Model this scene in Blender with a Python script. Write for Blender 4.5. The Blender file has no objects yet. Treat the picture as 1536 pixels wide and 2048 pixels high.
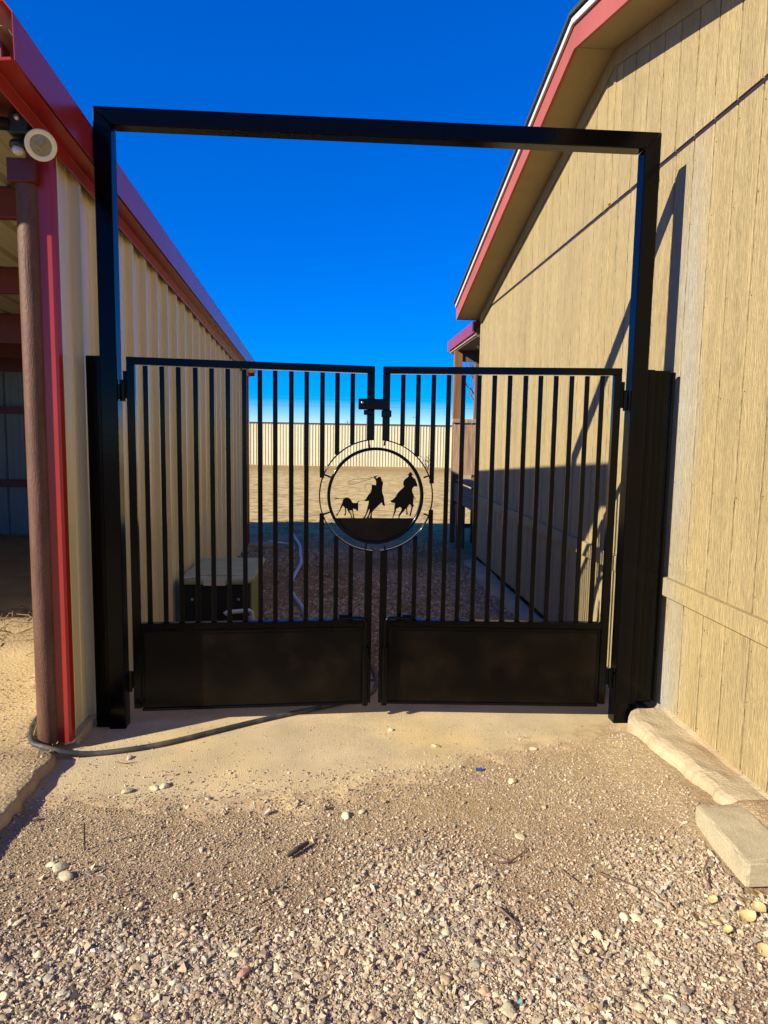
import bpy, bmesh, math, random
import numpy as np
from mathutils import Vector, Matrix

random.seed(7)
RNG = np.random.default_rng(11)
SC = bpy.context.scene
COL = SC.collection
R = math.radians

# ------------------------------------------------------------------ camera
H_CAM = 1.6
PITCH, YAW, ROLL = R(6.3736), R(3.8918), R(0.9553)
fw = Vector((math.sin(YAW) * math.cos(PITCH), math.cos(YAW) * math.cos(PITCH), -math.sin(PITCH)))
rt = Vector((math.cos(YAW), -math.sin(YAW), 0))
up = rt.cross(fw)
rt2 = math.cos(ROLL) * rt + math.sin(ROLL) * up
up2 = -math.sin(ROLL) * rt + math.cos(ROLL) * up
cam = bpy.data.cameras.new('camera')
cam.sensor_fit = 'VERTICAL'; cam.sensor_height = 36; cam.lens = 36 * 1396.6 / 2048
cam.clip_start = 0.05; cam.clip_end = 3000
co = bpy.data.objects.new('camera', cam); COL.objects.link(co)
co.matrix_world = Matrix(((rt2.x, up2.x, -fw.x, 0), (rt2.y, up2.y, -fw.y, 0), (rt2.z, up2.z, -fw.z, H_CAM), (0, 0, 0, 1)))
SC.camera = co

# ------------------------------------------------------------------ light
SUN = Vector((1.0, 0.54, -0.56)).normalized()           # the way the light travels
elev = math.asin(-SUN.z); azim = math.atan2(-SUN.x, -SUN.y)
w = bpy.data.worlds.new('World'); SC.world = w; w.use_nodes = True
nt = w.node_tree; bg = nt.nodes['Background']
sky = nt.nodes.new('ShaderNodeTexSky'); sky.sky_type = 'NISHITA'; sky.sun_disc = False
sky.sun_elevation = elev; sky.sun_rotation = azim % (2 * math.pi)
sky.altitude = 1100; sky.air_density = 0.75; sky.dust_density = 0.0; sky.ozone_density = 5.5
hs = nt.nodes.new('ShaderNodeHueSaturation'); hs.inputs['Saturation'].default_value = 2.5; hs.inputs['Hue'].default_value = .529; hs.inputs['Value'].default_value = 1.5
ga = nt.nodes.new('ShaderNodeGamma'); ga.inputs[1].default_value = .6
nt.links.new(sky.outputs[0], ga.inputs[0]); nt.links.new(ga.outputs[0], hs.inputs['Color']); nt.links.new(hs.outputs[0], bg.inputs[0])
bg.inputs[1].default_value = 0.15
sl = bpy.data.lights.new('sun', 'SUN'); sl.energy = 5.0; sl.angle = R(0.5); sl.color = (1.0, 0.925, 0.78)
so = bpy.data.objects.new('sun', sl); COL.objects.link(so)
so.rotation_euler = SUN.to_track_quat('-Z', 'Y').to_euler(); so.location = (-12, -6, 9)
vs = SC.view_settings
vs.view_transform = 'Standard'; vs.look = 'None'; vs.gamma = 1; vs.exposure = 0.75; vs.use_curve_mapping = False
SC.cycles.max_bounces = 7; SC.cycles.diffuse_bounces = 4; SC.cycles.glossy_bounces = 3; SC.cycles.transmission_bounces = 2; SC.cycles.transparent_max_bounces = 2

# ------------------------------------------------------------------ materials
def _n(t, k, **kw):
    n = t.nodes.new(k)
    for a, b in kw.items(): setattr(n, a, b)
    return n
def mat(name, col, rough=.6, var=.12, scale=6, stretch=(1, 1, 1), bump=0.0, bscale=40, metallic=0.0, spec=.5,
        rand=0.0, stain=None, stain_scale=1.2, stain_amt=.5, coat=0.0, fine=0.0, attr=None, detail=5):
    m = bpy.data.materials.new(name); m.use_nodes = True
    t = m.node_tree; b = t.nodes['Principled BSDF']; L = t.links.new
    b.inputs['Roughness'].default_value = rough; b.inputs['Metallic'].default_value = metallic
    b.inputs['Specular IOR Level'].default_value = spec
    if coat: b.inputs['Coat Weight'].default_value = coat; b.inputs['Coat Roughness'].default_value = .08
    g = _n(t, 'ShaderNodeNewGeometry'); mp = _n(t, 'ShaderNodeMapping'); mp.inputs['Scale'].default_value = stretch
    L(g.outputs['Position'], mp.inputs['Vector'])
    n1 = _n(t, 'ShaderNodeTexNoise'); n1.inputs['Scale'].default_value = scale; n1.inputs['Detail'].default_value = detail
    L(mp.outputs[0], n1.inputs['Vector'])
    r = _n(t, 'ShaderNodeMapRange'); r.inputs[1].default_value = .25; r.inputs[2].default_value = .75
    r.inputs[3].default_value = 1 - var; r.inputs[4].default_value = 1 + var
    L(n1.outputs['Fac'], r.inputs[0]); fac = r.outputs[0]
    if fine:
        n3 = _n(t, 'ShaderNodeTexNoise'); n3.inputs['Scale'].default_value = 160; n3.inputs['Detail'].default_value = 2
        L(g.outputs['Position'], n3.inputs['Vector'])
        r3 = _n(t, 'ShaderNodeMapRange'); r3.inputs[1].default_value = .3; r3.inputs[2].default_value = .7
        r3.inputs[3].default_value = 1 - fine; r3.inputs[4].default_value = 1 + fine
        L(n3.outputs['Fac'], r3.inputs[0])
        mu = _n(t, 'ShaderNodeMath', operation='MULTIPLY'); L(fac, mu.inputs[0]); L(r3.outputs[0], mu.inputs[1]); fac = mu.outputs[0]
    if rand:
        oi = _n(t, 'ShaderNodeObjectInfo'); r2 = _n(t, 'ShaderNodeMapRange')
        r2.inputs[3].default_value = 1 - rand; r2.inputs[4].default_value = 1 + rand
        L(oi.outputs['Random'], r2.inputs[0])
        mu = _n(t, 'ShaderNodeMath', operation='MULTIPLY'); L(fac, mu.inputs[0]); L(r2.outputs[0], mu.inputs[1]); fac = mu.outputs[0]
    base = _n(t, 'ShaderNodeRGB'); base.outputs[0].default_value = (*col, 1); src = base.outputs[0]
    if attr:
        a = _n(t, 'ShaderNodeAttribute'); a.attribute_name = attr; src = a.outputs['Color']
    if stain:
        n2 = _n(t, 'ShaderNodeTexNoise'); n2.inputs['Scale'].default_value = stain_scale; n2.inputs['Detail'].default_value = 6
        L(g.outputs['Position'], n2.inputs['Vector'])
        rr = _n(t, 'ShaderNodeMapRange'); rr.inputs[1].default_value = .45; rr.inputs[2].default_value = .7
        rr.inputs[4].default_value = stain_amt; L(n2.outputs['Fac'], rr.inputs[0])
        mx = _n(t, 'ShaderNodeMix', data_type='RGBA'); L(rr.outputs[0], mx.inputs['Factor']); L(src, mx.inputs['A'])
        mx.inputs['B'].default_value = (*stain, 1); src = mx.outputs['Result']
    sc = _n(t, 'ShaderNodeVectorMath', operation='SCALE'); L(src, sc.inputs[0]); L(fac, sc.inputs['Scale'])
    L(sc.outputs[0], b.inputs['Base Color'])
    if bump:
        nb = _n(t, 'ShaderNodeTexNoise'); nb.inputs['Scale'].default_value = bscale; nb.inputs['Detail'].default_value = 4
        L(mp.outputs[0], nb.inputs['Vector'])
        bp = _n(t, 'ShaderNodeBump'); bp.inputs['Strength'].default_value = bump; bp.inputs['Distance'].default_value = .01
        L(nb.outputs['Fac'], bp.inputs['Height']); L(bp.outputs[0], b.inputs['Normal'])
    m['sock'] = ''
    return m

def siding_mat():
    m = mat('painted_siding', (.415, .31, .14), rough=.62, var=.12, scale=7, stretch=(1, 1, .12), rand=.05, spec=.35)
    t = m.node_tree; L = t.links.new; b = t.nodes['Principled BSDF']
    g = _n(t, 'ShaderNodeNewGeometry'); oi = _n(t, 'ShaderNodeObjectInfo')
    mp = _n(t, 'ShaderNodeMapping'); mp.inputs['Scale'].default_value = (1, 1, .075)
    mul = _n(t, 'ShaderNodeMath', operation='MULTIPLY'); mul.inputs[1].default_value = 37
    L(oi.outputs['Random'], mul.inputs[0])
    cb = _n(t, 'ShaderNodeCombineXYZ'); L(mul.outputs[0], cb.inputs['X']); L(mul.outputs[0], cb.inputs['Z'])
    ad = _n(t, 'ShaderNodeVectorMath', operation='ADD'); L(g.outputs['Position'], ad.inputs[0]); L(cb.outputs[0], ad.inputs[1])
    L(ad.outputs[0], mp.inputs['Vector'])
    n = _n(t, 'ShaderNodeTexNoise'); n.inputs['Scale'].default_value = 120; n.inputs['Detail'].default_value = 4
    n.inputs['Distortion'].default_value = 1.6; L(mp.outputs[0], n.inputs['Vector'])
    bp = _n(t, 'ShaderNodeBump'); bp.inputs['Strength'].default_value = 1.0; bp.inputs['Distance'].default_value = .009
    L(n.outputs['Fac'], bp.inputs['Height']); L(bp.outputs[0], b.inputs['Normal'])
    # old base colour socket source
    src = b.inputs['Base Color'].links[0].from_socket
    # grain darkening
    gr = _n(t, 'ShaderNodeMapRange'); gr.inputs[1].default_value = .35; gr.inputs[2].default_value = .6
    gr.inputs[3].default_value = .78; gr.inputs[4].default_value = 1.07; L(n.outputs['Fac'], gr.inputs[0])
    s1 = _n(t, 'ShaderNodeVectorMath', operation='SCALE'); L(src, s1.inputs[0]); L(gr.outputs[0], s1.inputs['Scale'])
    # pale grey vertical streak with ragged edges beside the gate
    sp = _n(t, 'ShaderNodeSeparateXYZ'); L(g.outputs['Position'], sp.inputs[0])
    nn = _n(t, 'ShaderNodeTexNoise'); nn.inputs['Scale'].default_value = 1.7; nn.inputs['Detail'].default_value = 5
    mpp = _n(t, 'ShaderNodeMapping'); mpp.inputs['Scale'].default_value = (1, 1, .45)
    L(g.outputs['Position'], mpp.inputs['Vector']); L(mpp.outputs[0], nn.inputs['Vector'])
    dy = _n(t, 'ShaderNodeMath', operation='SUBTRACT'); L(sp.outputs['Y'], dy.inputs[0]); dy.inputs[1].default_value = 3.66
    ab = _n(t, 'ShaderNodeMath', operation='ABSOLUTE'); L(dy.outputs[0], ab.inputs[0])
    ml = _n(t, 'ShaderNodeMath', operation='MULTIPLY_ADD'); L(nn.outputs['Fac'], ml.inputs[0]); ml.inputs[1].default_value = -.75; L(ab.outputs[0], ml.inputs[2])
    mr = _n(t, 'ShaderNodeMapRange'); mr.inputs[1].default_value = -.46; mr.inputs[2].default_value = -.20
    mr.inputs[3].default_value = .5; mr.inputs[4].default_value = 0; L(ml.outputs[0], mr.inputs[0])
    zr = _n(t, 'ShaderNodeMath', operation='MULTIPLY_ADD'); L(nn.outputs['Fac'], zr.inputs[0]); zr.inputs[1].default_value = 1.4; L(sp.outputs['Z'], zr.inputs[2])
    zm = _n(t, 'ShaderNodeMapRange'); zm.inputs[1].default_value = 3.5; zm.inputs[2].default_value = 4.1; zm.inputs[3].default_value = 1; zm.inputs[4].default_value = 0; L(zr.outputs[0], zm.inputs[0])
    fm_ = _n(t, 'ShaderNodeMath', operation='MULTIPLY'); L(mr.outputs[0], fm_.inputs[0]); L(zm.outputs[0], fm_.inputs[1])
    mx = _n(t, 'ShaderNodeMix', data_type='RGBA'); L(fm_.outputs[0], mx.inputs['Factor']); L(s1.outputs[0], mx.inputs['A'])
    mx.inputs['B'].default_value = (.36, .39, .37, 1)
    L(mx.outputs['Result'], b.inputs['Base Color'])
    return m

def ground_mat():
    m = bpy.data.materials.new('dirt_ground'); m.use_nodes = True
    t = m.node_tree; b = t.nodes['Principled BSDF']; L = t.links.new
    b.inputs['Roughness'].default_value = .95; b.inputs['Specular IOR Level'].default_value = .15
    g = _n(t, 'ShaderNodeNewGeometry'); P = g.outputs['Position']
    sp = _n(t, 'ShaderNodeSeparateXYZ'); L(P, sp.inputs[0])
    def noise(s, d=6, vec=P):
        n = _n(t, 'ShaderNodeTexNoise'); n.inputs['Scale'].default_value = s; n.inputs['Detail'].default_value = d
        L(vec, n.inputs['Vector']); return n.outputs['Fac']
    def ramp(f, lo, hi, a=0., c=1.):
        r = _n(t, 'ShaderNodeMapRange'); r.inputs[1].default_value = lo; r.inputs[2].default_value = hi
        r.inputs[3].default_value = a; r.inputs[4].default_value = c; L(f, r.inputs[0]); return r.outputs[0]
    def mix(f, A, B):
        x = _n(t, 'ShaderNodeMix', data_type='RGBA'); L(f, x.inputs['Factor'])
        for s, v in (('A', A), ('B', B)):
            if isinstance(v, tuple): x.inputs[s].default_value = (*v, 1)
            else: L(v, x.inputs[s])
        return x.outputs['Result']
    near = mix(ramp(noise(1.9), .36, .62), (.35, .235, .15), (.43, .30, .165))
    near = mix(ramp(noise(7), .5, .72, 0, .6), near, (.42, .31, .20))
    mulY = _n(t, 'ShaderNodeMath', operation='MULTIPLY_ADD'); L(noise(2.4), mulY.inputs[0]); mulY.inputs[1].default_value = 1.1; L(sp.outputs['Y'], mulY.inputs[2])
    near = mix(ramp(mulY.outputs[0], 2.75, 3.65, 0, .8), near, (.56, .41, .20))
    grit = ramp(noise(230, 3), .35, .65, .55, 1.25)
    far = mix(ramp(noise(.8), .35, .65), (.74, .52, .19), (.80, .59, .24))
    far = mix(ramp(noise(4), .46, .60, 0, .75), far, (.40, .255, .095))
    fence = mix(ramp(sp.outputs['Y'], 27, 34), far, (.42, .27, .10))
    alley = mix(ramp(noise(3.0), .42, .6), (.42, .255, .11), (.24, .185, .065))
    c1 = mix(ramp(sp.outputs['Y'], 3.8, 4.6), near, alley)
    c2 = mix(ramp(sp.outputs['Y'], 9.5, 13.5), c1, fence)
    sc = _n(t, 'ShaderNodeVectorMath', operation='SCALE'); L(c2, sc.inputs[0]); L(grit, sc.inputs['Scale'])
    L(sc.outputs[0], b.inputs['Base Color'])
    bp = _n(t, 'ShaderNodeBump'); bp.inputs['Strength'].default_value = .9; bp.inputs['Distance'].default_value = .012
    ad = _n(t, 'ShaderNodeMath', operation='MULTIPLY_ADD'); L(noise(45, 5), ad.inputs[0]); ad.inputs[1].default_value = 1.2; L(noise(190, 3), ad.inputs[2])
    L(ad.outputs[0], bp.inputs['Height']); L(bp.outputs[0], b.inputs['Normal'])
    return m

MT = dict(
    ground=ground_mat(), siding=siding_mat(),
    pad=mat('dusty_concrete', (.56, .435, .24), .9, .2, 3.2, bump=.4, bscale=150, stain=(.64, .45, .18), stain_scale=1.6, stain_amt=.7, fine=.17, spec=.2),
    slab=mat('sandy_slab', (.52, .385, .20), .92, .2, 3.0, bump=.8, bscale=55, stain=(.34, .23, .13), stain_scale=1.1, stain_amt=.55, fine=.12, spec=.15),
    curb=mat('old_concrete', (.45, .36, .21), .9, .18, 5, bump=.6, bscale=60, stain=(.40, .24, .11), stain_scale=2.6, stain_amt=.9, fine=.14, spec=.2),
    block=mat('concrete_block', (.45, .375, .225), .92, .14, 9, bump=.35, bscale=320, fine=.2, spec=.2),
    black=mat('black_gloss_paint', (.0012, .0012, .0013), .14, .2, 9, spec=.15, bump=.03, bscale=60),
    black_panel=mat('black_sheet_paint', (.0018, .0014, .0010), .26, .3, 3, spec=.16, bump=.06, bscale=8, stain=(.0095, .006, .003), stain_scale=5.0, stain_amt=.8),
    bright=mat('bare_steel', (.55, .54, .5), .35, .1, 30, metallic=.9),
    red=mat('red_metal_trim', (.31, .024, .015), .26, .08, 3, spec=.5, bump=.02, bscale=3),
    redshade=mat('dark_red_steel', (.10, .012, .012), .5, .2, 6),
    fascia=mat('weathered_red_fascia', (.37, .088, .062), .6, .16, 12, stretch=(1, .15, .15), bump=.3, bscale=60),
    white=mat('white_metal', (.58, .57, .54), .45, .06, 5),
    shingle=mat('dark_shingle', (.035, .045, .045), .85, .3, 30, bump=.4, bscale=90),
    soffit=mat('tan_soffit', (.36, .265, .125), .7, .07, 5, bump=.1, bscale=40, stretch=(.2, 1, 1)),
    tan=mat('tan_metal_panel', (.74, .645, .35), .33, .06, 2.0, spec=.5, stain=(.64, .53, .26), stain_scale=1.3, stain_amt=.35, stretch=(1, 1, .3)),
    fence=mat('cream_metal_panel', (.66, .59, .36), .45, .05, 2, spec=.4, rand=.05),
    inner=mat('grey_blue_panel', (.16, .20, .21), .45, .1, 2),
    roofin=mat('roof_underside', (.30, .27, .19), .5, .12, 2, stretch=(1, .2, 1)),
    rust=mat('rusty_pipe', (.105, .045, .024), .55, .3, 22, stretch=(1, 1, .25), bump=.3, bscale=150, stain=(.18, .105, .06), stain_scale=150, stain_amt=.55, spec=.35),
    wood=mat('brown_stained_wood', (.21, .09, .026), .7, .35, 22, stretch=(1, 1, .06), bump=.4, bscale=50, rand=.12),
    wood2=mat('weathered_plank', (.36, .23, .14), .85, .4, 26, stretch=(1, 1, .08), bump=.6, bscale=60, rand=.15),
    flash=mat('dark_flashing', (.028, .015, .012), .5, .2, 10),
    deck=mat('dark_deck_board', (.12, .095, .08), .8, .3, 20, stretch=(1, .1, 1), bump=.3, bscale=40, rand=.15),
    rubber=mat('black_rubber', (.035, .036, .033), .6, .25, 30, stain=(.16, .13, .08), stain_scale=14, stain_amt=.75),
    blackplastic=mat('black_plastic', (.02, .02, .022), .42, .15, 30),
    cream=mat('cream_glass', (.80, .73, .46), .3, .04, 20, spec=.5),
    lens=mat('ribbed_lens', (.27, .23, .13), .25, .3, 90, spec=.5),
    pvc=mat('white_pvc', (.62, .62, .60), .4, .08, 12, stain=(.35, .30, .22), stain_scale=8, stain_amt=.5),
    greyhose=mat('pale_hose', (.42, .42, .42), .5, .1, 12),
    green=mat('faded_green_lid', (.36, .41, .20), .75, .18, 7, stain=(.46, .47, .28), stain_scale=6, stain_amt=.6, bump=.15, bscale=40),
    greenside=mat('green_plastic_side', (.26, .29, .06), .6, .2, 8),
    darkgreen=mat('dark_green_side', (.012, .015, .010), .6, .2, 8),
    tagpale=mat('pale_label', (.75, .70, .52), .6, .1, 20),
    gravel=mat('gravel_stone', (1, 1, 1), .85, .16, 60, attr='Col', spec=.25, bump=.25, bscale=160),
    pebble=mat('pebble_stone', (.62, .53, .31), .75, .22, 40, rand=.28, spec=.3, bump=.3, bscale=140),
    greystone=mat('grey_stone', (.37, .33, .235), .8, .22, 40, rand=.2, bump=.3, bscale=140),
    tanstone=mat('tan_stone', (.46, .33, .17), .8, .22, 40, rand=.2, bump=.3, bscale=140),
    pinkstone=mat('pink_stone', (.40, .20, .14), .8, .2, 40),
    twig=mat('dry_twig', (.20, .12, .07), .85, .3, 40, rand=.3),
    stick=mat('charred_stick', (.06, .042, .035), .9, .4, 40, bump=.5, bscale=80),
    leaf=mat('dry_leaf', (.55, .42, .18), .8, .2, 40, rand=.25),
    grass=mat('dry_grass', (.50, .37, .15), .9, .2, 3, attr='Col'),
    bark=mat('bare_bark', (.12, .09, .07), .9, .2, 20),
    polewood=mat('utility_pole_wood', (.10, .085, .07), .9, .2, 2),
    blue=mat('blue_scrap', (.03, .05, .20), .6, .1, 30),
    teal=mat('teal_scrap', (.12, .34, .27), .5, .1, 30),
)

# ------------------------------------------------------------------ mesh helpers
class MB:
    def __init__(s): s.v = []; s.f = []; s.sm = []
    def add(s, v, f, smooth=False):
        o = len(s.v); s.v += [tuple(p) for p in v]; s.f += [tuple(i + o for i in q) for q in f]; s.sm += [smooth] * len(f); return s
    def box(s, a, b):
        (x0, y0, z0), (x1, y1, z1) = a, b
        return s.add([(x0, y0, z0), (x1, y0, z0), (x1, y1, z0), (x0, y1, z0), (x0, y0, z1), (x1, y0, z1), (x1, y1, z1), (x0, y1, z1)],
                     [(0, 3, 2, 1), (4, 5, 6, 7), (0, 1, 5, 4), (1, 2, 6, 5), (2, 3, 7, 6), (3, 0, 4, 7)])
    def prism(s, poly, axis, a, b):
        """polygon in the two other axes (order x,y,z without axis), extruded a..b"""
        n = len(poly)
        def P(p, d):
            q = list(p); q.insert(axis, d); return tuple(q)
        v = [P(p, a) for p in poly] + [P(p, b) for p in poly]
        f = [tuple(range(n)), tuple(range(2 * n - 1, n - 1, -1))] + [(i, (i + 1) % n, n + (i + 1) % n, n + i) for i in range(n)]
        return s.add(v, f)
    def tube(s, pts, r, seg=8, caps=True):
        pts = [Vector(p) for p in pts]; n = len(pts)
        rr = r if isinstance(r, (list, tuple)) else [r] * n
        rings = []; prev = None
        for i, p in enumerate(pts):
            d = (pts[min(i + 1, n - 1)] - pts[max(i - 1, 0)]).normalized()
            if prev is None:
                a = Vector((0, 0, 1)) if abs(d.z) < .9 else Vector((1, 0, 0)); u = d.cross(a).normalized()
            else:
                u = (prev - d * prev.dot(d)).normalized()
            prev = u; vv = d.cross(u)
            rings.append([p + (u * math.cos(2 * math.pi * k / seg) + vv * math.sin(2 * math.pi * k / seg)) * rr[i] for k in range(seg)])
        v = [q for ring in rings for q in ring]; f = []
        for i in range(n - 1):
            for k in range(seg):
                f.append((i * seg + k, i * seg + (k + 1) % seg, (i + 1) * seg + (k + 1) % seg, (i + 1) * seg + k))
        s.add(v, f, True)
        if caps:
            s.add(rings[0], [tuple(range(seg - 1, -1, -1))]); s.add(rings[-1], [tuple(range(seg))])
        return s
    def lathe(s, prof, o, d, seg=20):
        """prof: (dist along d, radius)"""
        o = Vector(o); d = Vector(d).normalized(); a = Vector((0, 0, 1)) if abs(d.z) < .9 else Vector((1, 0, 0))
        u = d.cross(a).normalized(); vv = d.cross(u); v = []; f = []
        for t, r in prof:
            for k in range(seg):
                an = 2 * math.pi * k / seg
                v.append(o + d * t + (u * math.cos(an) + vv * math.sin(an)) * r)
        for i in range(len(prof) - 1):
            for k in range(seg):
                f.append((i * seg + k, (i + 1) * seg + k, (i + 1) * seg + (k + 1) % seg, i * seg + (k + 1) % seg))
        f.append(tuple(range(seg))); f.append(tuple(range(len(prof) * seg - 1, (len(prof) - 1) * seg - 1, -1)))
        return s.add(v, f, True)
    def mesh(s, name):
        m = bpy.data.meshes.new(name); m.from_pydata([tuple(p) for p in s.v], [], s.f)
        m.polygons.foreach_set('use_smooth', s.sm); m.validate(); m.update()
        bm = bmesh.new(); bm.from_mesh(m); bmesh.ops.recalc_face_normals(bm, faces=bm.faces); bm.to_mesh(m); bm.free()
        return m
    def build(s, name, material, parent=None, loc=None, bevel=0):
        return put(name, s.mesh(name), material, parent, loc, bevel)

def put(name, me, material, parent=None, loc=None, bevel=0):
    if material is not None and not me.materials: me.materials.append(MT[material] if isinstance(material, str) else material)
    o = bpy.data.objects.new(name, me); COL.objects.link(o)
    if parent: o.parent = parent
    if loc: o.location = loc
    if bevel:
        b = o.modifiers.new('bevel', 'BEVEL'); b.width = bevel; b.segments = 2; b.limit_method = 'ANGLE'; b.angle_limit = R(40)
        b.harden_normals = False
    return o
def tag(o, label, cat, group=None):
    o['label'] = label; o['category'] = cat
    if group: o['group'] = group
    return o
def empty(name, loc=(0, 0, 0), rz=0, label=None, cat=None, group=None):
    o = bpy.data.objects.new(name, None); COL.objects.link(o); o.location = loc; o.rotation_euler = (0, 0, rz)
    o.empty_display_size = .2
    if label: tag(o, label, cat, group)
    return o
def structure(o): o['kind'] = 'structure'; return o

def vnoise(x, y, s, seed=0):
    """smooth value noise, vectorised, 0..1"""
    x = np.asarray(x, float) * s + seed * 17.3; y = np.asarray(y, float) * s + seed * 9.1
    xi = np.floor(x).astype(np.int64); yi = np.floor(y).astype(np.int64); xf = x - xi; yf = y - yi
    def h(a, b):
        n = (a * 374761393 + b * 668265263 + seed * 974711) & 0x7fffffff
        n = ((n ^ (n >> 13)) * 1274126177) & 0x7fffffff
        return ((n ^ (n >> 16)) & 0xffff) / 65535.0
    u = xf * xf * (3 - 2 * xf); v = yf * yf * (3 - 2 * yf)
    return (h(xi, yi) * (1 - u) + h(xi + 1, yi) * u) * (1 - v) + (h(xi, yi + 1) * (1 - u) + h(xi + 1, yi + 1) * u) * v
def sstep(a, b, x):
    t = np.clip((np.asarray(x, float) - a) / (b - a), 0, 1); return t * t * (3 - 2 * t)
def gz(x, y):
    x = np.asarray(x, float); y = np.asarray(y, float)
    z = -.012 + (vnoise(x, y, 1.7, 1) - .5) * .022 + (vnoise(x, y, 6, 2) - .5) * .010 + (vnoise(x, y, 19, 3) - .5) * .005
    z = z * (1 - .7 * sstep(2.9, 3.3, y) * (1 - sstep(4.2, 5, y)))
    z = z - .006 * sstep(2.9, 3.2, y) * (1 - sstep(4.2, 5, y)) - .09 * sstep(4.2, 6.2, y)
    z = z + .045 * sstep(1.30, 1.60, x) * sstep(2.3, 2.7, y) * (1 - sstep(3.42, 3.62, y))
    z = z + .085 * sstep(1.60, 1.72, x) * (1 - sstep(2.62, 2.78, y)) * (y > 0)
    z = z + (vnoise(x, y, .35, 5) - .5) * .05 * sstep(14, 20, y)
    return z

# ------------------------------------------------------------------ ground
def axis(lo, hi, step, far_lo, far_hi, g=1.22):
    a = list(np.arange(lo, hi + 1e-6, step)); s = step; x = hi
    while x < far_hi: s *= g; x += s; a.append(x)
    s = step; x = lo; b = []
    while x > far_lo: s *= g; x -= s; b.append(x)
    return np.array(b[::-1] + a)
gx = axis(-1.9, 2.1, .03, -600, 600); gy = axis(1.3, 4.6, .03, -80, 1200)
XX, YY = np.meshgrid(gx, gy); ZZ = gz(XX, YY)
nx, ny = len(gx), len(gy)
idx = np.arange(nx * ny).reshape(ny, nx)
faces = np.stack([idx[:-1, :-1], idx[:-1, 1:], idx[1:, 1:], idx[1:, :-1]], -1).reshape(-1, 4)
def grid_obj(name, XX, YY, ZZ, faces, material):
    me = bpy.data.meshes.new(name); me.from_pydata(np.stack([XX.ravel(), YY.ravel(), ZZ.ravel()], 1).tolist(), [], faces.tolist())
    me.polygons.foreach_set('use_smooth', [True] * len(me.polygons)); me.update()
    return put(name, me, material)
ground = structure(grid_obj('ground', XX, YY, ZZ, faces, 'ground'))

def front_edge(x):
    return np.interp(x, [-1.6, -1.1, -.78, -.2, .07, .5, .97, 1.3, 1.8], [2.98, 2.88, 2.86, 2.90, 2.95, 3.08, 3.36, 3.47, 3.52])
px_ = np.arange(-1.42, 1.76, .025); py_ = np.arange(2.6, 4.75, .025)
PX, PY = np.meshgrid(px_, py_)
ef = front_edge(PX) + (vnoise(PX, PY, 5, 8) - .5) * .16 + (vnoise(PX, PY, 16, 9) - .5) * .07
PZ = .001 + (vnoise(PX, PY, 2.2, 12) - .5) * .006 - .16 * np.clip(ef + .06 - PY, 0, 1) - .2 * np.clip(PY - 4.35, 0, 1)
pi_ = np.arange(PX.size).reshape(PX.shape)
pf = np.stack([pi_[:-1, :-1], pi_[:-1, 1:], pi_[1:, 1:], pi_[1:, :-1]], -1).reshape(-1, 4)
pad_o = structure(grid_obj('concrete_pad', PX, PY, PZ, pf, 'pad'))
pe = pad_o.data.attributes.new('edge', 'FLOAT', 'POINT'); pe.data.foreach_set('value', (PY - ef).ravel().astype(np.float32))
def pad_edge_dirt(m):
    t = m.node_tree; L = t.links.new; b = t.nodes['Principled BSDF']; src = b.inputs['Base Color'].links[0].from_socket
    a = _n(t, 'ShaderNodeAttribute'); a.attribute_name = 'edge'; g = _n(t, 'ShaderNodeNewGeometry')
    n = _n(t, 'ShaderNodeTexNoise'); n.inputs['Scale'].default_value = 11; n.inputs['Detail'].default_value = 9; n.inputs['Roughness'].default_value = .72; L(g.outputs['Position'], n.inputs['Vector'])
    ma = _n(t, 'ShaderNodeMath', operation='MULTIPLY_ADD'); L(n.outputs['Fac'], ma.inputs[0]); ma.inputs[1].default_value = -.95; L(a.outputs['Fac'], ma.inputs[2])
    r = _n(t, 'ShaderNodeMapRange'); r.inputs[1].default_value = -.47; r.inputs[2].default_value = -.34; r.inputs[3].default_value = 1; r.inputs[4].default_value = 0; L(ma.outputs[0], r.inputs[0])
    mx = _n(t, 'ShaderNodeMix', data_type='RGBA'); L(r.outputs[0], mx.inputs['Factor']); L(src, mx.inputs['A']); mx.inputs['B'].default_value = (.43, .295, .155, 1)
    L(mx.outputs['Result'], b.inputs['Base Color'])
pad_edge_dirt(MT['pad'])
def pad_z(x, y):
    ef_ = front_edge(x) + (vnoise(x, y, 5, 8) - .5) * .16 + (vnoise(x, y, 16, 9) - .5) * .07
    z = .001 + (vnoise(x, y, 2.2, 12) - .5) * .006 - .16 * np.clip(ef_ + .06 - y, 0, 1) - .2 * np.clip(y - 4.35, 0, 1)
    ok = (np.asarray(x) > -1.42) & (np.asarray(x) < 1.75) & (np.asarray(y) > 2.6) & (np.asarray(y) < 4.74)
    return np.where(ok, z, -9)
def top_z(x, y): return np.maximum(gz(x, y), pad_z(x, y))

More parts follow.
